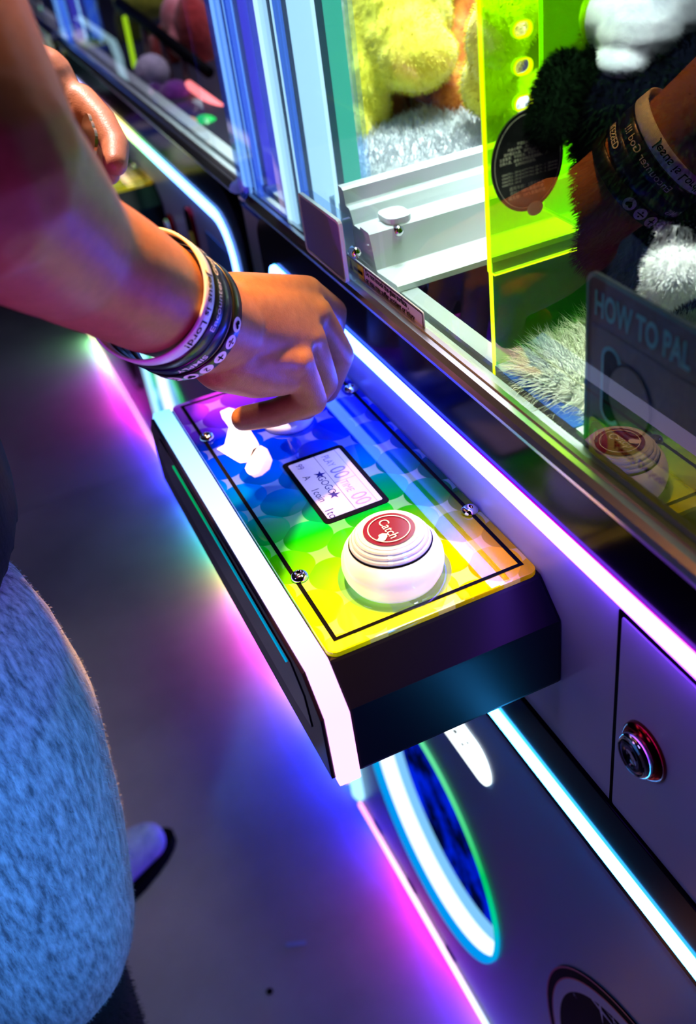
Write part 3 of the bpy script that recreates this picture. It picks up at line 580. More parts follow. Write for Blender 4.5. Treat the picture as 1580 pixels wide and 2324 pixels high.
f = mk_(); f.text('HOW TO PAL', 0.0195, 0.007, -0.0165, 'LEFT', sx=0.62, bold=0.02); srel(f.done('sign_title', teal, sg))
f = mk_(); f.rect(0.0055, W_ - 0.006, -0.108, -0.0285); srel(f.done('sign_field', slate, sg))
f = mk_()
hook = lambda r, cx, cz: [(cx + r * math.cos(t), cz + r * math.sin(t)) for t in [math.pi * i / 12 for i in range(13)]]
cx_, ct, cbm = 0.0235, -0.0415, -0.070
def capsule(r, cx, zt, zb): return [(cx + r * math.cos(math.pi * i / 10), zt + r * math.sin(math.pi * i / 10)) for i in range(11)] + [(cx + r * math.cos(math.pi + math.pi * i / 10), zb + r * math.sin(math.pi + math.pi * i / 10)) for i in range(11)]
f.band(capsule(0.0085, cx_, -0.044, -0.074), capsule(0.0062, cx_, -0.044, -0.074), 2); srel(f.done('sign_slot_outline', teal, sg))
f = mk_(); f.poly(capsule(0.0062, cx_, -0.044, -0.074), 2.2); srel(f.done('sign_slot_black', M['ink'], sg))
f = mk_(); f.poly(ngon(0.040, -0.060, 0.0185, 40, 0.0205), 2.6); srel(f.done('sign_coin', simple('sign_coin', (0.03, 0.055, 0.06), 0.5), sg))
f = mk_(); f.band(ngon(0.040, -0.060, 0.0185, 40, 0.0205), ngon(0.040, -0.060, 0.0172, 40, 0.0192), 3); srel(f.done('sign_coin_rim', M['ink'], sg))
f = mk_(); f.poly(rrect(0.0065, 0.110, -0.1175, -0.0845, 0.004, 4), 3.2); srel(f.done('sign_banner', olive, sg))
f = mk_(); f.poly(ngon(0.0155, -0.0955, 0.0088, 40, 0.0105), 3.6); srel(f.done('sign_number_disc', M['red'], sg))
f = mk_(); f.text('01', 0.0125, 0.0155, -0.0957, sx=0.72, lift=4, bold=0.01); srel(f.done('sign_number', simple('sign_cream', (0.5, 0.62, 0.35), 0.5), sg))
f = mk_(); f.text('Please Deposit', 0.0075, 0.030, -0.092, 'LEFT', lift=4, bold=0.02); srel(f.done('sign_caption', M['ink'], sg))
f = mk_()
for k in range(6): f.rect(0.116 + 0.022 * k, 0.130 + 0.022 * k, -0.1165, -0.1150)
srel(f.done('sign_dash', teal, sg))

Q = quad_on([(790, 578), (962, 708), (966, 760), (793, 607)], 0.0040)
wy1, wy0 = 0.727, 0.594; wz0, wz1 = 0.9855, 1.0005
st = empty('warning_sticker', (0.004, 0.66, wz0), label='lilac and yellow warning sticker along the bottom of the front glass', category='sticker')
def strel(o): o.location = Vector(o.location) - st.location; return o
strel(prism('sticker_base', rrect(wy0, wy1, wz0, wz1, 0.002, 3), 0, 0.0022, 0.0030, M['lilac'], st))
mk2 = lambda: Flat((0.0022, wy1, wz0), (0, -1, 0), (0, 0, 1), 0.0002)
WW, HH = wy1 - wy0, wz1 - wz0
f = mk2(); f.rect(0.0015, 0.0325, 0.001, HH - 0.001); strel(f.done('sticker_yellow', M['yellow'], st))
f = mk2(); f.poly([(0.004, 0.0035), (0.0115, 0.0035), (0.0078, 0.0135)], 2); f.rect(0.013, 0.030, 0.0055, 0.0085, 2); f.rect(0.003, 0.012, 0.0014, 0.0025, 2)
f.band(rrect(0.0008, WW - 0.0008, 0.0007, HH - 0.0007, 0.0015, 3), rrect(0.0016, WW - 0.0016, 0.0015, HH - 0.0015, 0.001, 3), 2)
f.rect(0.0322, 0.0330, 0.0007, HH - 0.0007, 2)
f.text('Do not knock the glass surface ,', 0.0062, 0.0355, 0.0108, 'LEFT', sx=0.92, lift=2, bold=0.03); f.text('or you may suffer accident or injury', 0.0062, 0.0355, 0.0048, 'LEFT', sx=0.92, lift=2, bold=0.03)
strel(f.done('sticker_print', M['ink'], st))
# small blue label on the inner ledge
bl = prism('ledge_label', rrect(0.0125, 0.0270, 0.425, 0.505, 0.001, 2), 2, 0.9901, 0.9905, simple('blue_label_print', (0.02, 0.07, 0.32), 0.3), None, label='small blue label lying on the inner ledge before the white fur', category='label')
# card holder on the steel trim
hc = empty('card_holder', (-0.004, 0.74, 0.988), label='slate grey card in a clear acrylic holder on the steel trim', category='card holder')
def hrel(o): o.location = Vector(o.location) - hc.location; return o
hrel(prism('card', rrect(0.6985, 0.7775, 0.9915, 1.0370, 0.003, 3), 0, -0.0125, -0.0105, M['holder'], hc))
hrel(loopstrip('clear_frame', rrect(0.6965, 0.7795, 0.9890, 1.0395, 0.004, 3), rrect(0.6985, 0.7775, 0.9912, 1.0372, 0.003, 3), 0, -0.0130, -0.0100, simple('frame_edge', (0.75, 0.88, 0.92), 0.15), hc))
hrel(prism('clear_back', rrect(0.6965, 0.7795, 0.9880, 1.0395, 0.004, 3), 0, -0.0098, -0.002, M['acrylic_clear'], hc))

# ------------------------------------------------------------------ remesh helper for soft bodies
def blob_mesh(name, geos, voxel, smooth_it=6, factor=0.5):
    V, Fc = [], []
    for v, f in geos:
        k = len(V); V += [tuple(x) for x in v]; Fc += [tuple(i + k for i in q) for q in f]
    me = bpy.data.meshes.new(name + '_raw'); me.from_pydata(V, [], Fc)
    bm = bmesh.new(); bm.from_mesh(me); bmesh.ops.recalc_face_normals(bm, faces=bm.faces); bm.to_mesh(me); bm.free()
    o = bpy.data.objects.new('tmp', me); COL.objects.link(o)
    r = o.modifiers.new('r', 'REMESH'); r.mode = 'VOXEL'; r.voxel_size = voxel
    if smooth_it: s = o.modifiers.new('s', 'SMOOTH'); s.factor = factor; s.iterations = smooth_it
    out = bpy.data.meshes.new_from_object(o.evaluated_get(bpy.context.evaluated_depsgraph_get()))
    bpy.data.objects.remove(o); bpy.data.meshes.remove(me); out.name = name; return out
def ball(c, r, n=16):
    c = Vector(c); rr = r if isinstance(r, (tuple, list)) else (r, r, r); V, Fc = [], []
    m_ = n // 2
    V.append(c + Vector((0, 0, -rr[2])))
    for i in range(1, m_):
        ph = -math.pi / 2 + math.pi * i / m_
        for k in range(n):
            t = 2 * math.pi * k / n; V.append(c + Vector((rr[0] * math.cos(ph) * math.cos(t), rr[1] * math.cos(ph) * math.sin(t), rr[2] * math.sin(ph))))
    V.append(c + Vector((0, 0, rr[2])))
    for k in range(n): Fc.append((0, 1 + (k + 1) % n, 1 + k))
    for i in range(m_ - 2):
        for k in range(n): a = 1 + i * n; Fc.append((a + k, a + (k + 1) % n, a + n + (k + 1) % n, a + n + k))
    a = 1 + (m_ - 2) * n
    for k in range(n): Fc.append((a + k, a + (k + 1) % n, len(V) - 1))
    return V, Fc
def limb(pts, rs, n=20):
    """tapered capsule chain: smooth tube plus a ball at each joint"""
    P = [Vector(p) for p in pts]; out = []
    D, Rr = [], []
    for i in range(len(P) - 1):
        k = 6
        for j in range(k): t = j / k; D.append(P[i].lerp(P[i + 1], t)); Rr.append(rs[i] * (1 - t) + rs[i + 1] * t)
    D.append(P[-1]); Rr.append(rs[-1])
    out.append(tube_geo(D, Rr, n)); out += [ball(p, r, 16) for p, r in zip(P, rs)]
    return out
def spline(pts, rs, k=5):
    """Catmull-Rom through points and radii"""
    P = [Vector(p) for p in pts]; out, ro = [], []
    for i in range(len(P) - 1):
        a, b, c, d = P[max(i - 1, 0)], P[i], P[i + 1], P[min(i + 2, len(P) - 1)]
        for j in range(k):
            t = j / k; out.append(0.5 * ((2 * b) + (c - a) * t + (2 * a - 5 * b + 4 * c - d) * t * t + (3 * b - a - 3 * c + d) * t ** 3)); ro.append(rs[i] * (1 - t) + rs[i + 1] * t)
    out.append(P[-1]); ro.append(rs[-1]); return out, ro
def ring_loft(rings, n=28):
    """rings: (centre, rx, ry) horizontal ellipses"""
    V, Fc = [], []
    for c, a, b in rings:
        for k in range(n): t = 2 * math.pi * k / n; V.append((c[0] + a * math.cos(t), c[1] + b * math.sin(t), c[2]))
    for i in range(len(rings) - 1):
        for k in range(n): j = (k + 1) % n; Fc.append((i * n + k, i * n + j, (i + 1) * n + j, (i + 1) * n + k))
    Fc.append(tuple(range(n))[::-1]); Fc.append(tuple((len(rings) - 1) * n + k for k in range(n)))
    return V, Fc
def fur(name, me, count, length, width, mt, parent, lean=(0, 0, -0.3), sel=None, seed=1, curl=0.5):
    """short fur: one mesh of thin bent blades rooted on a surface"""
    rnd = random.Random(seed); me.calc_loop_triangles(); tr = []
    acc = 0.0; cum = []
    for t in me.loop_triangles:
        c = Vector(t.center)
        if sel and not sel(c, t.normal): continue
        acc += t.area; cum.append(acc); tr.append(t)
    V, Fc = [], []; import bisect
    for i in range(count):
        t = tr[min(bisect.bisect(cum, rnd.random() * acc), len(tr) - 1)]
        a, b = rnd.random(), rnd.random()
        if a + b > 1: a, b = 1 - a, 1 - b
        p0, p1, p2 = (me.vertices[k].co for k in t.vertices)
        p = p0 + (p1 - p0) * a + (p2 - p0) * b; nn = Vector(t.normal)
        d = (nn + Vector(lean) + Vector((rnd.gauss(0, 1), rnd.gauss(0, 1), rnd.gauss(0, 1))) * 0.35 * curl).normalized()
        d2 = (d + Vector(lean) * 0.8 + Vector((rnd.gauss(0, 1), rnd.gauss(0, 1), rnd.gauss(0, 1))) * 0.35 * curl).normalized()
        s = d.orthogonal().normalized(); s = (s * math.cos(i) + d.cross(s) * math.sin(i)) * width * 0.5
        l = length * rnd.uniform(0.6, 1.2); k = len(V)
        V += [p - s - nn * 0.0005, p + s - nn * 0.0005, p + d * l * 0.55 + s * 0.7, p + d * l * 0.55 - s * 0.7, p + d * l * 0.55 + d2 * l * 0.5]
        Fc += [(k, k + 1, k + 2, k + 3), (k + 3, k + 2, k + 4)]
    return mk(name, V, Fc, mt, parent, False, kind='stuff')

# ------------------------------------------------------------------ the player
skin = mottled('skin', (0.33, 0.135, 0.058), (0.42, 0.185, 0.082), 120, rough=0.45, bump=0.25, dist=0.0006, lo=0.3, hi=0.7, spec=0.35, sss=0.06)
_nt = skin.node_tree; _b = _nt.nodes['Principled BSDF']; _old = [l for l in _nt.links if l.to_socket == _b.inputs['Normal']][0].from_node
_v = N(_nt, 'ShaderNodeTexVoronoi', Scale=750.0); _c = [n for n in _nt.nodes if n.type == 'TEX_COORD'][0]; _nt.links.new(_c.outputs['Object'], _v.inputs['Vector'])
_bp = N(_nt, 'ShaderNodeBump', Strength=0.22, Distance=0.0005); _nt.links.new(_v.outputs['Distance'], _bp.inputs['Height']); _nt.links.new(_old.outputs[0], _bp.inputs['Normal']); _nt.links.new(_bp.outputs[0], _b.inputs['Normal'])
FOREARM = [(500, 750, 0.690, 0.0322), (444, 722, 0.657, 0.0325), (386, 693, 0.626, 0.0332), (330, 665, 0.595, 0.0345), (255, 622, 0.563, 0.0360), (150, 567, 0.528, 0.0378), (40, 475, 0.475, 0.0450), (-80, 375, 0.430, 0.0505)]
fa, fr_ = spline([at(*p[:3]) for p in FOREARM], [p[3] for p in FOREARM])
elbow = fa[-1]
sh_r, sh_l = Vector((-0.300, 0.640, 1.425)), Vector((-0.33, 0.98, 1.42))
G = []
G.append(tube_geo(fa, fr_, 32)); G.append(ball(elbow, 0.051))
G += limb([elbow, at(-225, 0, 0.445), at(-420, -430, 0.46), sh_r], [0.0505, 0.0515, 0.055, 0.060])
# right hand: palm rays, four fingers, thumb
def A(t): return at(*t)
MCP = {'i': (696, 664, 0.770), 'm': (716, 712, 0.765), 'r': (702, 768, 0.752), 'p': (672, 822, 0.735)}
CARP = {'i': (535, 668, 0.695), 'm': (525, 715, 0.693), 'r': (520, 765, 0.690), 'p': (515, 812, 0.688)}
rC = {'i': 0.0165, 'm': 0.0180, 'r': 0.0185, 'p': 0.0180}; rM = {'i': 0.0130, 'm': 0.0135, 'r': 0.0130, 'p': 0.0140}
for k in 'imrp': G += limb([A((500, 750 if k in 'rp' else 735, 0.69)).lerp(A(CARP[k]), 0.7), A(CARP[k]), A(MCP[k])], [0.021, rC[k] - 0.001, rM[k]])
def slab(c0, c1, w0, w1, t0, t1, n=28, k=14):                     # the flat of the hand: flattened rings from wrist to knuckles
    V, Fc = [], []; ax_ = (c1 - c0).normalized()
    for q in range(k):
        u = q / (k - 1); c = c0.lerp(c1, u); wv = w0.lerp(w1, u); tv = ax_.cross(wv).normalized() * (t0 + (t1 - t0) * u)
        for m_ in range(n):
            a = 2 * math.pi * m_ / n; ca, sa = math.cos(a), math.sin(a)
            V.append(c + wv * math.copysign(abs(ca) ** 0.8, ca) + tv * math.copysign(abs(sa) ** 0.8, sa))
    for q in range(k - 1):
        for m_ in range(n): z = (m_ + 1) % n; Fc.append((q * n + m_, q * n + z, (q + 1) * n + z, (q + 1) * n + m_))
    Fc.append(tuple(range(n))[::-1]); Fc.append(tuple((k - 1) * n + m_ for m_ in range(n))); return V, Fc
wc = at(498, 749, 0.688); mc = (A(MCP['i']) + A(MCP['m']) + A(MCP['r']) + A(MCP['p'])) / 4
wd0 = (A(CARP['i']) - A(CARP['p'])).normalized() * 0.031; wd1 = (A(MCP['i']) - A(MCP['p'])) * 0.5
G.append(slab(wc.lerp(at(460, 728, 0.665), 0.6), mc, wd0, wd1, 0.0275, 0.0142))
G += limb([A((505, 815, 0.690)), A((580, 845, 0.715)), A((640, 852, 0.735))], [0.0225, 0.0185, 0.0150])     # outer edge of the palm
FING = {'i': ([(696, 664, 0.770), (757, 708, 0.812), (748, 800, 0.850), (690, 838, 0.862)], [0.0125, 0.0112, 0.0100, 0.0088]),
        'm': ([(716, 712, 0.765), (772, 805, 0.798), (742, 885, 0.832), (678, 912, 0.848)], [0.0130, 0.0115, 0.0105, 0.0090]),
        'r': ([(702, 768, 0.752), (736, 868, 0.778), (694, 925, 0.806), (635, 935, 0.826)], [0.0126, 0.0112, 0.0102, 0.0088]),
        'p': ([(672, 822, 0.735), (708, 908, 0.755), (620, 938, 0.766), (552, 950, 0.772)], [0.0132, 0.0118, 0.0108, 0.0098])}
for k, (pts, rs) in FING.items(): G += limb([A(p) for p in pts], rs, 16)
for k, r in (('i', 0.0105), ('m', 0.0110), ('r', 0.0098), ('p', 0.0108)):                                  # knuckles standing proud
    c = A(MCP[k]); G.append(ball(c + (CAM_C - c).normalized() * 0.0072, r))
G += limb([A((545, 690, 0.715)), A((590, 725, 0.770)), A((625, 770, 0.815)), A((655, 830, 0.840))], [0.018, 0.0155, 0.0120, 0.0105])   # thumb under the palm
# left arm and hand holding coins
lw = at(90, 190, 0.83)
le = Vector((-0.38, 1.07, 1.13))
G += limb([sh_l, sh_l.lerp(le, 0.5), le, le.lerp(lw, 0.5), lw], [0.060, 0.052, 0.046, 0.040, 0.030])
G += limb([lw, at(120, 240, 0.835), at(150, 300, 0.835)], [0.029, 0.028, 0.024])
G += limb([at(130, 215, 0.83), at(185, 228, 0.825), at(232, 278, 0.815), at(262, 330, 0.805), at(262, 372, 0.79)], [0.0135, 0.0130, 0.0120, 0.0112, 0.0098])
G += limb([at(125, 260, 0.85), at(200, 285, 0.865), at(245, 340, 0.86), at(248, 395, 0.84)], [0.013, 0.012, 0.0108, 0.0095])
G += limb([at(125, 300, 0.86), at(190, 340, 0.875), at(220, 400, 0.865), at(215, 440, 0.845)], [0.013, 0.011, 0.010, 0.009])
G += limb([at(120, 330, 0.87), at(165, 385, 0.88), at(190, 430, 0.865)], [0.012, 0.010, 0.0085])
G += limb([at(110, 290, 0.80), at(140, 345, 0.775), at(180, 370, 0.765)], [0.015, 0.0125, 0.010])           # thumb
# torso, neck, head, legs
pel = Vector((-0.50, 0.75, 0.92))
G.append(ring_loft([((-0.49, 0.73, 0.86), 0.10, 0.15), ((-0.48, 0.73, 0.98), 0.105, 0.155), ((-0.465, 0.74, 1.12), 0.10, 0.150), ((-0.41, 0.775, 1.28), 0.110, 0.165), ((-0.335, 0.80, 1.41), 0.085, 0.175), ((-0.31, 0.805, 1.47), 0.055, 0.075), ((-0.275, 0.81, 1.55), 0.052, 0.055)]))
hd = Vector((-0.225, 0.81, 1.63))
G.append(ball(hd, (0.095, 0.075, 0.115), 24)); G.append(ball(hd + Vector((0.035, 0, -0.055)), (0.060, 0.055, 0.060)))
G.append(ball(hd + Vector((0.095, 0, -0.02)), (0.020, 0.013, 0.022)))
for s in (-1, 1): G.append(ball(hd + Vector((-0.01, s * 0.076, -0.015)), (0.020, 0.010, 0.032))); G.append(ball(hd + Vector((0.082, s * 0.030, 0.008)), (0.012, 0.014, 0.011)))
RL = [(-0.46, 0.640, 0.86), (-0.425, 0.595, 0.52), (-0.430, 0.590, 0.34), (-0.505, 0.580, 0.075)]; LL = [(-0.48, 0.83, 0.86), (-0.47, 0.93, 0.50), (-0.50, 0.965, 0.30), (-0.515, 0.975, 0.075)]
G += limb(RL, [0.090, 0.060, 0.056, 0.040]); G += limb(LL, [0.090, 0.060, 0.056, 0.040])
body_me = blob_mesh('body', G, 0.0021, 9, 0.5)
person = empty('person', (-0.48, 0.75, 0.0), label='person in grey shorts and black shirt working the joystick with a braceleted right hand', category='person')
def prel(o): o.location = Vector(o.location) - person.location; return o
prel(link('body', body_me, skin, person, True))
# clothing
shirt_m = mottled('black_cotton', (0.004, 0.004, 0.005), (0.010, 0.010, 0.013), 200, rough=0.9, bump=0.2)
SG = [ring_loft([((-0.458, 0.700, 0.905), 0.160, 0.222), ((-0.458, 0.700, 0.965), 0.162, 0.222), ((-0.470, 0.735, 1.08), 0.130, 0.190), ((-0.445, 0.76, 1.20), 0.130, 0.185), ((-0.40, 0.785, 1.31), 0.125, 0.185), ((-0.335, 0.80, 1.42), 0.098, 0.190), ((-0.31, 0.805, 1.475), 0.065, 0.090)])]
SG += limb([sh_r, sh_r.lerp(at(-420, -430, 0.46), 1.0)], [0.076, 0.070]); SG += limb([sh_l, sh_l.lerp(le, 0.55)], [0.080, 0.070])
prel(link('shirt', blob_mesh('shirt', SG, 0.008, 8), shirt_m, person, True))
fleece = mottled('grey_fleece', (0.10, 0.11, 0.13), (0.50, 0.53, 0.58), 240, stretch=(1.0, 1.0, 0.22), rough=0.95, bump=0.5, dist=0.003, lo=0.33, hi=0.68, sheen=0.3, rot=(0.35, 0.25, 0.0))
HG = [ring_loft([((-0.50, 0.74, 0.80), 0.115, 0.175), ((-0.50, 0.74, 0.88), 0.122, 0.185), ((-0.50, 0.735, 0.96), 0.112, 0.165)])]
HG += limb([(-0.402, 0.605, 0.85), (-0.396, 0.60, 0.78), (-0.406, 0.60, 0.66), (-0.420, 0.595, 0.56), (-0.424, 0.592, 0.545)], [0.097, 0.100, 0.098, 0.094, 0.091])
HG += limb([(-0.49, 0.85, 0.86), (-0.485, 0.91, 0.66), (-0.485, 0.935, 0.50)], [0.115, 0.100, 0.094])
sh_me = blob_mesh('shorts', HG, 0.006, 6)
shorts = prel(link('shorts', sh_me, fleece, person, True))
fur('fleece_fuzz', sh_me, 16000, 0.0030, 0.00035, fleece, shorts, (0, 0, -0.6), sel=lambda c, n: c.y < 0.72 and c.z < 1.0, seed=4)
sock_m = mottled('black_sock', (0.004, 0.004, 0.005), (0.012, 0.012, 0.015), 300, rough=0.95)
for leg in (RL, LL):
    K = [Vector(p) for p in leg]
    v, f_ = tube_geo([K[1] + Vector((0, 0, -0.0)), K[1].lerp(K[2], 0.5), K[2], K[2].lerp(K[3], 0.6), K[3]], [0.066, 0.066, 0.062, 0.050, 0.046], 24)
    lo_ = prel(mk('legging', v, f_, sock_m, person, True))
    if leg is RL: fur('legging_fuzz', lo_.data, 5000, 0.006, 0.0006, sock_m, lo_, (0, 0, -0.5), sel=lambda c, n: c.z > 0.2, seed=5)
shoe_m = mottled('blue_grey_canvas', (0.20, 0.24, 0.34), (0.34, 0.38, 0.48), 60, rough=0.8)
for k, (heel, d) in enumerate((((-0.575, 0.565), (0.985, -0.17)), ((-0.560, 0.962), (0.943, 0.333)))):
    d = Vector((d[0], d[1], 0)).normalized(); s = Vector((-d.y, d.x, 0)); h = Vector((heel[0], heel[1], 0))
    def sole(sc_, n=28):
        o = []
        for i in range(n):
            t = 2 * math.pi * i / n; u = 0.15 - 0.15 * math.cos(t); wv = (0.036 + 0.014 * math.sin(min(u / 0.30, 1) * 2.6)) * math.sin(t)
            o.append(h + d * (0.15 + (u - 0.15) * sc_) + s * wv * sc_)
        return o
    o0 = sole(1.0)
    p0 = [(p.x, p.y) for p in o0]
    prel(prism('shoe_sole', p0, 2, 0.0, 0.020, M['ink'], person, 0.003))
    SB = limb([h + d * 0.045 + Vector((0, 0, 0.055)), h + d * 0.11 + Vector((0, 0, 0.058)), h + d * 0.19 + Vector((0, 0, 0.044)), h + d * 0.255 + Vector((0, 0, 0.034))], [0.042, 0.044, 0.042, 0.030])
    SB += limb([h + d * 0.045 + Vector((0, 0, 0.055)), h + d * 0.05 + Vector((0, 0, 0.10))], [0.040, 0.044])
    me_ = blob_mesh('shoe', SB, 0.005, 5)
    for v in me_.vertices: v.co.z = max(v.co.z, 0.018)
    prel(link('shoe', me_, shoe_m, person, True))
HR = [ball(hd + Vector((-0.018, 0, 0.030)), (0.098, 0.082, 0.105), 24)]
prel(link('hair', blob_mesh('hair', HR, 0.006, 3), simple('dark_hair', (0.01, 0.007, 0.005), 0.6), person, True))
for s in (-1, 1): prel(mk('eye', *ball(hd + Vector((0.087, s * 0.030, 0.008)), 0.0085, 12), M['ink'], person, True))
prel(box('mouth', hd.x + 0.090, hd.x + 0.0945, hd.y - 0.022, hd.y + 0.022, hd.z - 0.068, hd.z - 0.062, simple('lips', (0.25, 0.06, 0.05), 0.5), person, 0.001))

# coins in the left hand
for k in range(3):
    c = at(196 + 6 * k, 296 + 16 * k, 0.80 - 0.006 * k)
    v, f_ = [], []
    co = mk('token_coin', *tube_geo([c - rx * 0.0010 - fw * 0.0006, c + rx * 0.0010 + fw * 0.0006], 0.0125, 28), simple('brass_token', (0.42, 0.30, 0.16), 0.3, 1.0), None, False,
            label=['topmost brass token held in the left hand', 'middle brass token held in the left hand', 'lowest brass token held in the left hand'][k], category='coin', group='tokens in the left hand')

# ------------------------------------------------------------------ wristbands
axis_n = (at(500, 750, 0.690) - at(330, 664, 0.595)).normalized()        # from elbow to hand
base_c = at(330, 667, 0.600)
def wristband(name, s, R, width, mt, label, texts, tilt=(0, 0), shift=(0, 0), th=0.0018):
    c0 = base_c + axis_n * s + rx * shift[0] + dn * shift[1]
    n = (axis_n + rx * tilt[0] + dn * tilt[1]).normalized()
    e1 = (CAM_C - c0); e1 = (e1 - n * e1.dot(n)).normalized(); e2 = n.cross(e1)
    root = empty(name, c0, label=label, category='wristband', group='silicone wristbands')
    prof = [(-width / 2, 0.0), (-width / 2 + 0.0006, th / 2), (width / 2 - 0.0006, th / 2), (width / 2, 0.0), (width / 2 - 0.0006, -th / 2), (-width / 2 + 0.0006, -th / 2)]
    K, m_ = 96, len(prof); V, Fc = [], []
    for k in range(K):
        t = 2 * math.pi * k / K; d = e1 * math.cos(t) + e2 * math.sin(t)
        for a, b in prof: V.append(d * (R + b) + n * a)
    for k in range(K):
        for j in range(m_): a, b = k * m_, ((k + 1) % K) * m_; Fc.append((a + j, b + j, b + (j + 1) % m_, a + (j + 1) % m_))
    mk('band', V, Fc, mt, root, True)
    for t_, size, th0, flip, tm, kw in texts:
        rr = R + th / 2 + 0.00025; V2 = []
        if isinstance(t_, str): v2, f2 = text_geo(t_, size, **kw)
        else: v2, f2 = t_
        bm = bmesh.new(); vv = [bm.verts.new((a, b, 0)) for a, b in v2]
        for q in f2:
            try: bm.faces.new([vv[i] for i in q])
            except ValueError: pass
        bmesh.ops.triangulate(bm, faces=bm.faces)
        es = [e for e in bm.edges if e.calc_length() > 0.003]
        if es: bmesh.ops.subdivide_edges(bm, edges=es, cuts=3)
        bm.verts.index_update()
        for v in bm.verts:
            x, y = v.co.x, v.co.y
            if flip: x, y = -x, -y
            t = th0 + x / rr; d = e1 * math.cos(t) + e2 * math.sin(t); V2.append(d * rr + n * y)
        mk('band_print', V2, [tuple(v.index for v in q.verts) for q in bm.faces], tm, root); bm.free()
    return root
def icon(kind, r):
    v, f_ = [], []
    def add(p): k = len(v); v.extend(p); f_.append(tuple(range(k, k + len(p))))
    if kind == 'disc': add(ngon(0, 0, r, 28))
    if kind == 'heart': add([(0.62 * r * (16 * math.sin(t) ** 3) / 17, 0.62 * r * (13 * math.cos(t) - 5 * math.cos(2 * t) - 2 * math.cos(3 * t) - math.cos(4 * t)) / 17) for t in [2 * math.pi * i / 24 for i in range(24)]])
    if kind == 'divide': add([(-0.6 * r, -0.1 * r), (0.6 * r, -0.1 * r), (0.6 * r, 0.1 * r), (-0.6 * r, 0.1 * r)]); add(ngon(0, 0.42 * r, 0.15 * r, 12)); add(ngon(0, -0.42 * r, 0.15 * r, 12))
    if kind == 'cross': add([(-0.55 * r, -0.1 * r), (0.55 * r, -0.1 * r), (0.55 * r, 0.1 * r), (-0.55 * r, 0.1 * r)]); add([(-0.1 * r, -0.65 * r), (0.1 * r, -0.65 * r), (0.1 * r, 0.65 * r), (-0.1 * r, 0.65 * r)])
    return v, f_
white_rub = simple('white_silicone', (0.80, 0.88, 0.92), 0.35); black_rub = simple('black_silicone', (0.006, 0.006, 0.008), 0.30); navy_rub = simple('navy_silicone', (0.006, 0.008, 0.05), 0.28)
wristband('wristband', 0.004, 0.0392, 0.0115, white_rub, 'white silicone wristband, the one nearest the elbow', [('Jesus is Lord!', 0.0090, -0.16, False, M['ink'], {'bold': 0.01})], shift=(0.0003, 0.0006))
wristband('wristband', 0.0165, 0.0390, 0.0120, black_rub, 'black silicone wristband next to the white one', [('Encounter God !!!', 0.0078, -0.66, True, M['whiteink'], {})], shift=(0.0005, 0.001))
wristband('wristband', 0.0290, 0.0388, 0.0120, navy_rub, 'navy black wristband with block capitals, third from the elbow', [('SIMPLY', 0.0072, 0.66, False, M['whiteink'], {'bold': 0.015}), ('BLESSED', 0.0072, -1.50, False, M['whiteink'], {'bold': 0.015})], shift=(0.0, 0.002))
ic = []
for i, kd in enumerate(('heart', 'divide', 'cross', 'disc2', 'heart', 'divide', 'cross')):
    th0 = -0.29 + 0.285 * i
    ic.append((icon('disc', 0.0048), 0, th0, False, M['whiteink'], {}))
wb = wristband('wristband', 0.0420, 0.0390, 0.0115, black_rub, 'black wristband with round white symbols, nearest the hand', ic, tilt=(0.02, 0.03), shift=(0.001, 0.003))
# the dark symbols inside the white discs
c0 = wb.location; n_ = (axis_n + rx * 0.02 + dn * 0.03).normalized(); e1 = (CAM_C - c0); e1 = (e1 - n_ * e1.dot(n_)).normalized(); e2 = n_.cross(e1)
for i, kd in enumerate(('heart', 'divide', 'cross', '2', 'heart', 'divide', 'cross')):
    th0 = -0.29 + 0.285 * i; rr = 0.0390 + 0.0009 + 0.0006
    v2, f2 = icon(kd, 0.0048) if kd != '2' else text_geo('2', 0.0072)
    V2 = [(e1 * math.cos(th0 + a / rr) + e2 * math.sin(th0 + a / rr)) * rr + n_ * b for a, b in v2]
    mk('band_symbol', V2, f2, M['ink'], wb)

# ------------------------------------------------------------------ plush toys and prizes
def plush_mat(name, c1, c2, sc_=90): return mottled(name, c1, c2, sc_, rough=0.95, bump=0.6, dist=0.004, sheen=0.4, spec=0.1)
yl = plush_mat('yellow_plush', (0.62, 0.55, 0.02), (0.80, 0.74, 0.06)); og = plush_mat('orange_plush', (0.42, 0.10, 0.01), (0.62, 0.20, 0.02)); br = plush_mat('brown_plush', (0.16, 0.05, 0.01), (0.28, 0.10, 0.02))
gyp = plush_mat('grey_blue_plush', (0.16, 0.20, 0.30), (0.26, 0.31, 0.42)); wh = plush_mat('white_plush', (0.72, 0.74, 0.78), (0.90, 0.92, 0.95), 60); nv = simple('navy_plush', (0.0015, 0.002, 0.005), 1.0, spec=0.0); bk = simple('black_green_plush', (0.0012, 0.0045, 0.0015), 1.0, spec=0.02)
def plush(name, label, mt, geos, base, furn=0, flen=0.006, voxel=0.004, cat='plush toy', **kw):
    r = empty(name, base, label=label, category=cat, group='plush toys in the machines')
    me = blob_mesh('body', geos, voxel, 5); o = link('body', me, mt, r, True); o.location = -Vector(base)
    if furn: fur('fur', me, furn, flen, 0.0007, mt, o, **kw)
    return r
def B(px, py, d, r): return ball(at(px, py, d), r)
D = 0.96
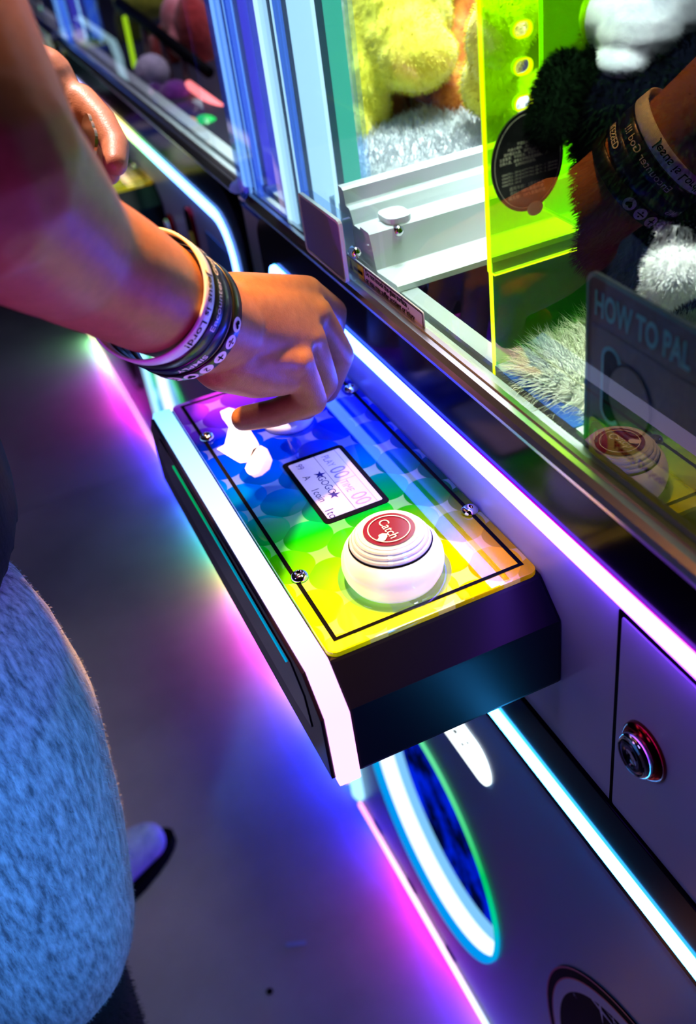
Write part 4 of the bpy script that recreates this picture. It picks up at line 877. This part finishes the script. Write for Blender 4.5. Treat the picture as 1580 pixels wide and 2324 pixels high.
yp = plush('plush_toy', 'big yellow plush with dangling leg, behind the white chute rail', yl,
      [B(900, 40, D, (0.055, 0.05, 0.055)), B(930, -60, D + .01, (0.05, 0.045, 0.05)), B(945, 130, D - .03, (0.040, 0.036, 0.030)), B(915, 95, D - .02, (0.040, 0.04, 0.035)), B(800, 150, D, (0.030, 0.032, 0.034)), B(815, 230, D, (0.030, 0.032, 0.045)), B(790, 310, D - .01, (0.025, 0.028, 0.028)), B(850, 80, D, (0.04, 0.04, 0.04))],
      at(860, 330, D), 9000, 0.004, lean=(0, 0, -0.4), seed=11)
op = plush('plush_toy', 'orange and brown plush with two legs, between the yellow plush and the chute guard', og,
      [B(1040, 60, 1.02, (0.05, 0.05, 0.06)), B(1025, 160, 1.0, (0.036, 0.036, 0.05)), B(1045, 235, 0.98, (0.028, 0.028, 0.034)), B(905, 240, 1.03, (0.030, 0.030, 0.030)), B(960, 190, 1.05, (0.04, 0.04, 0.05))],
      at(1000, 280, 1.02), 7000, 0.004, lean=(0, 0, -0.4), seed=12)
for px, py in ((890, 250), (965, 225)):
    o = mk('paw', *ball(at(px, py, 0.995), (0.015, 0.015, 0.020)), br, op, True); o.location = -op.location
gp = plush('plush_toy', 'grey-blue plush at the top beside the lit pillar', gyp, [B(755, 10, 1.0, (0.035, 0.035, 0.032)), B(745, -60, 1.02, (0.045, 0.045, 0.05))], at(755, 60, 1.0), 2500, 0.004, seed=13)
y2 = plush('plush_toy', 'small yellow-green plush seen through the upper guard sheet', yl, [B(1125, 95, 0.86, (0.026, 0.026, 0.036)), B(1150, 40, 0.88, (0.03, 0.03, 0.03)), B(1110, 190, 0.90, (0.026, 0.026, 0.03))], at(1125, 230, 0.87), 3000, 0.004, seed=14)
# white fleece lining the bed beyond the rail
fb = mk('fleece_bed', *ring_loft([((0.42, 0.852, 1.013), 0.38, 0.094), ((0.42, 0.852, 1.026), 0.375, 0.092), ((0.42, 0.86, 1.034), 0.34, 0.075)], 48), wh, None, True, kind='stuff', label='white fleece spread over the prize bed behind the rail', category='fleece')
fur('fleece_pile', fb.data, 16000, 0.010, 0.0012, wh, fb, (0, 0, 0.0), sel=lambda c, n: n.z > 0.2 and c.x < 0.45 and c.y < 1.0, seed=6, curl=1.2)
# white furry plush at the foot of the guard
wf = empty('plush_toy', (0.12, 0.36, 0.956), label='white long-haired plush lying at the foot of the chute guard', category='plush toy', group='plush toys in the machines')
fm = blob_mesh('body', [ball((0.075, 0.445, 0.968), (0.055, 0.066, 0.034)), ball((0.13, 0.40, 0.968), (0.095, 0.09, 0.036)), ball((0.20, 0.36, 0.97), (0.10, 0.12, 0.04)), ball((0.058, 0.472, 0.974), (0.034, 0.036, 0.024)), ball((0.05, 0.38, 0.968), (0.03, 0.10, 0.028)), ball((0.047, 0.488, 0.982), (0.028, 0.024, 0.022)), ball((0.050, 0.470, 0.985), (0.034, 0.040, 0.022)), ball((0.095, 0.470, 0.990), (0.050, 0.045, 0.024))], 0.004, 6)
for v in fm.vertices: v.co.x = max(v.co.x, 0.022); v.co.y = min(v.co.y, 0.512); v.co.z = max(v.co.z, 0.956)
o = link('body', fm, plush_mat('cream_fur', (0.74, 0.80, 0.56), (0.90, 0.95, 0.74), 60), wf, True); o.location = -wf.location
fur('long_fur', fm, 30000, 0.017, 0.0006, o.data.materials[0], o, (-0.15, 0.10, -0.25), sel=lambda c, n: n.z > -0.2, seed=7, curl=0.8)
# dark plush leaning on the guard
dk = empty('plush_toy', at(1450, 560, 0.62), label='dark navy plush with white pompom hat leaning on the chute guard', category='plush toy', group='plush toys in the machines')
def drel(o): o.location = Vector(o.location) - dk.location; return o
dm = blob_mesh('body', [B(1480, 330, 0.60, (0.045, 0.045, 0.062)), B(1490, 520, 0.62, (0.040, 0.045, 0.05)), B(1420, 400, 0.60, (0.028, 0.03, 0.05)), B(1400, 250, 0.585, (0.030, 0.03, 0.03)), B(1470, 180, 0.595, (0.045, 0.045, 0.045)), B(1380, 560, 0.64, (0.02, 0.02, 0.02)), B(1560, 400, 0.60, (0.05, 0.05, 0.08))], 0.004, 5)
db = drel(link('body', dm, nv, dk, True)); fur('fur', dm, 14000, 0.007, 0.0007, bk, db, (-0.1, 0.1, -0.4), seed=21)
am = blob_mesh('arm', limb([at(1350, 210, 0.583), at(1285, 165, 0.570), at(1264, 205, 0.563), at(1245, 290, 0.560)], [0.018, 0.0115, 0.0115, 0.0110]), 0.003, 4)
ao = drel(link('arm', am, bk, dk, True)); fur('fur', am, 9000, 0.0045, 0.0005, bk, ao, (-0.2, 0.1, -0.3), seed=22)
hm = blob_mesh('hat_pompom', [B(1450, 70, 0.565, (0.025, 0.028, 0.026)), B(1420, 140, 0.565, (0.017, 0.018, 0.012)), B(1500, 30, 0.57, (0.030, 0.03, 0.028)), B(1555, 40, 0.575, (0.028, 0.028, 0.026)), B(1390, 40, 0.57, (0.018, 0.02, 0.02))], 0.002, 3)
drel(link('hat_pompom', hm, plush_mat('pale_pompom', (0.26, 0.29, 0.38), (0.46, 0.49, 0.58), 45), dk, True))
pm = blob_mesh('scarf_pompom', [B(1535, 515, 0.585, (0.0155, 0.0155, 0.0145)), B(1535, 610, 0.588, (0.0190, 0.019, 0.018)), B(1478, 520, 0.60, (0.013, 0.013, 0.016)), B(1500, 660, 0.60, (0.012, 0.012, 0.013))], 0.002, 3)
po = drel(link('scarf_pompom', pm, wh, dk, True)); fur('pile', pm, 7000, 0.0035, 0.0004, wh, po, (0, 0, -0.2), seed=23)
# round hang tag of the dark plush
TY_ = GY - 0.006
tc_ = on(1197, 366, 1, TY_)
tg = drel(prism('hang_tag', ngon(tc_.x, tc_.z, 0.0240, 56, 0.0292), 1, TY_ - 0.0006, TY_ + 0.0006, simple('tag_black', (0.006, 0.008, 0.006), 0.3), dk))
f = Flat((tc_.x, TY_ - 0.0006, tc_.z), (1, 0, 0), (0, 0, 1), 0.0002)
f.band(ngon(0, 0, 0.0222, 56, 0.0272), ngon(0, 0, 0.0219, 56, 0.0269))
for t_, z_, sx in (('不适合3岁以下', 0.0115, 0.9), ('内含小零件，本品属易燃物品', 0.0092, 0.9), ('请勿靠近火源，请把包装袋丢弃以免', 0.0069, 0.9), ('注意事项：不可机洗、不可干洗、可用专科', 0.0046, 0.9), ('远离火源，避免化学物品直接接触、置放于', 0.0023, 0.9), ('长时间持续暴晒。', 0.0, 0.9), ('适用年龄：3周岁以上', -0.0135, 1.0), ('面料：100%聚酯纤维', -0.0162, 1.0), ('填充物：100%聚酯纤维', -0.0189, 1.0)):
    f.text(t_, 0.0021 if sx < 1 else 0.0025, -0.001, z_, sx=sx)
for k, z_ in enumerate((-0.0042, -0.0062, -0.0082, -0.0102)):
    f.text('GB6675.%d - 2014' % (k + 1), 0.0018, -0.0115, z_)
    if k < 3: f.text('ASTM F963 - %d' % (k + 1), 0.0018, 0.0010, z_); f.text('EN 71 - %d : 2014+A1' % (k + 1), 0.0018, 0.0125, z_)
f.rect(-0.0052, -0.0050, -0.0110, -0.0035); f.rect(0.0060, 0.0062, -0.0085, -0.0035)
f.done('tag_print', simple('tag_ink', (0.65, 0.70, 0.45), 0.4), tg)
mk('tag_seal', *ball((tc_.x + 0.004, TY_ - 0.0015, tc_.z - 0.0285), (0.0055, 0.0006, 0.0045), 20), simple('seal', (0.35, 0.42, 0.25), 0.3), tg, True)

# prizes in the second machine
def sphere_thing(name, px, py, d, r, mt, label, cat): 
    c = at(px, py, d); v, f_ = ball((0, 0, 0), r, 24); o = mk(name, v, f_, mt, None, True, label=label, category=cat, group='balls in the second machine'); o.location = c; return o
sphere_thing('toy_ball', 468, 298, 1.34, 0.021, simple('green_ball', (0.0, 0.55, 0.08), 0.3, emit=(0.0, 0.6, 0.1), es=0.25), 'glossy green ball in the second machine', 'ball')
sphere_thing('toy_ball', 432, 290, 1.33, 0.014, simple('orange_ball', (0.8, 0.38, 0.12), 0.3), 'orange ball beside the green ball', 'ball')
sphere_thing('toy_ball', 345, 165, 1.50, 0.026, plush_mat('grey_violet', (0.35, 0.33, 0.42), (0.55, 0.5, 0.62)), 'grey fluffy ball behind the steel trim of the second machine', 'ball')
sphere_thing('toy_ball', 400, 225, 1.46, 0.026, plush_mat('violet_pl', (0.10, 0.01, 0.16), (0.2, 0.03, 0.3)), 'dark violet ball below the rack in the second machine', 'ball')
sphere_thing('toy_ball', 355, 225, 1.47, 0.022, plush_mat('violet_pl2', (0.05, 0.01, 0.10), (0.12, 0.02, 0.2)), 'near-black violet ball under the grey fluffy ball', 'ball')
pk = plush_mat('pink_plush', (0.62, 0.16, 0.18), (0.80, 0.32, 0.34)); rd = plush_mat('red_plush', (0.22, 0.015, 0.015), (0.36, 0.03, 0.03))
plush('plush_toy', 'pink plush behind the rack in the second machine', pk, [B(402, 50, 1.60, (0.026, 0.026, 0.040)), B(408, 95, 1.60, (0.02, 0.02, 0.025))], at(402, 120, 1.6), 0)
plush('plush_toy', 'dark red plush between the rack and the lit pillar', rd, [B(445, 80, 1.60, (0.035, 0.04, 0.06)), B(400, 140, 1.66, (0.05, 0.05, 0.06)), B(455, 155, 1.62, (0.03, 0.03, 0.04))], at(430, 200, 1.62), 0)
plush('plush_toy', 'olive yellow plush at the top of the second machine', plush_mat('olive', (0.25, 0.26, 0.01), (0.42, 0.42, 0.03)), [B(330, -10, 1.75, (0.06, 0.05, 0.04)), B(300, 60, 1.8, (0.03, 0.03, 0.05))], at(320, 60, 1.78), 0)
rk = empty('prize_rack', at(390, 150, 1.50), label='black prize rack with a slanting top rail in the second machine', category='rack')
def krel(o): o.location = Vector(o.location) - rk.location; return o
krel(tube('top_rail', [at(270, 5, 1.62), at(475, 165, 1.42)], 0.008, M['ink'], rk))
krel(tube('lower_rail', [at(330, 175, 1.58), at(500, 290, 1.42)], 0.006, M['ink'], rk))
for t in (0.28, 0.50, 0.72): 
    a, b = at(270, 5, 1.62).lerp(at(475, 165, 1.42), t), at(300, 160, 1.60).lerp(at(505, 300, 1.42), t); krel(tube('rack_post', [a, b], 0.005, simple('rack_brown', (0.08, 0.02, 0.02), 0.4), rk))
ln = tube('light_bar', [at(428, 192, 1.45), at(510, 252, 1.38)], 0.006, emis('pink_bar', (1.0, 0.22, 0.25), 2.2), None, label='glowing pink light bar across the second machine', category='light', group='light bars in the second machine')
ln = tube('light_bar', [at(283, 40, 1.60), at(306, 150, 1.55)], 0.004, emis('lime_bar', (0.55, 1.0, 0.02), 0.9), None, label='thin lime light bar inside the second machine', category='light', group='light bars in the second machine')

# litter on the floor
P = on(672, 2142, 2, 0.0)
box('paper_scrap', -0.014, 0.014, -0.003, 0.003, 0.0, 0.0012, simple('scrap', (0.25, 0.28, 0.45), 0.7), None, 0.0004, label='small pale paper scrap on the floor', category='scrap').location = (P.x, P.y, 0.0)
bpy.data.objects['paper_scrap'].rotation_euler.z = -0.35
P = on(612, 2250, 2, 0.0)
lathe('floor_stud', [(0.005, 0.0), (0.0045, 0.001), (0.002, 0.0015)], (0, 0, 0), M['ink'], None, 16, label='small black dot stuck on the floor near the scrap', category='dot').location = (P.x, P.y, 0.0)
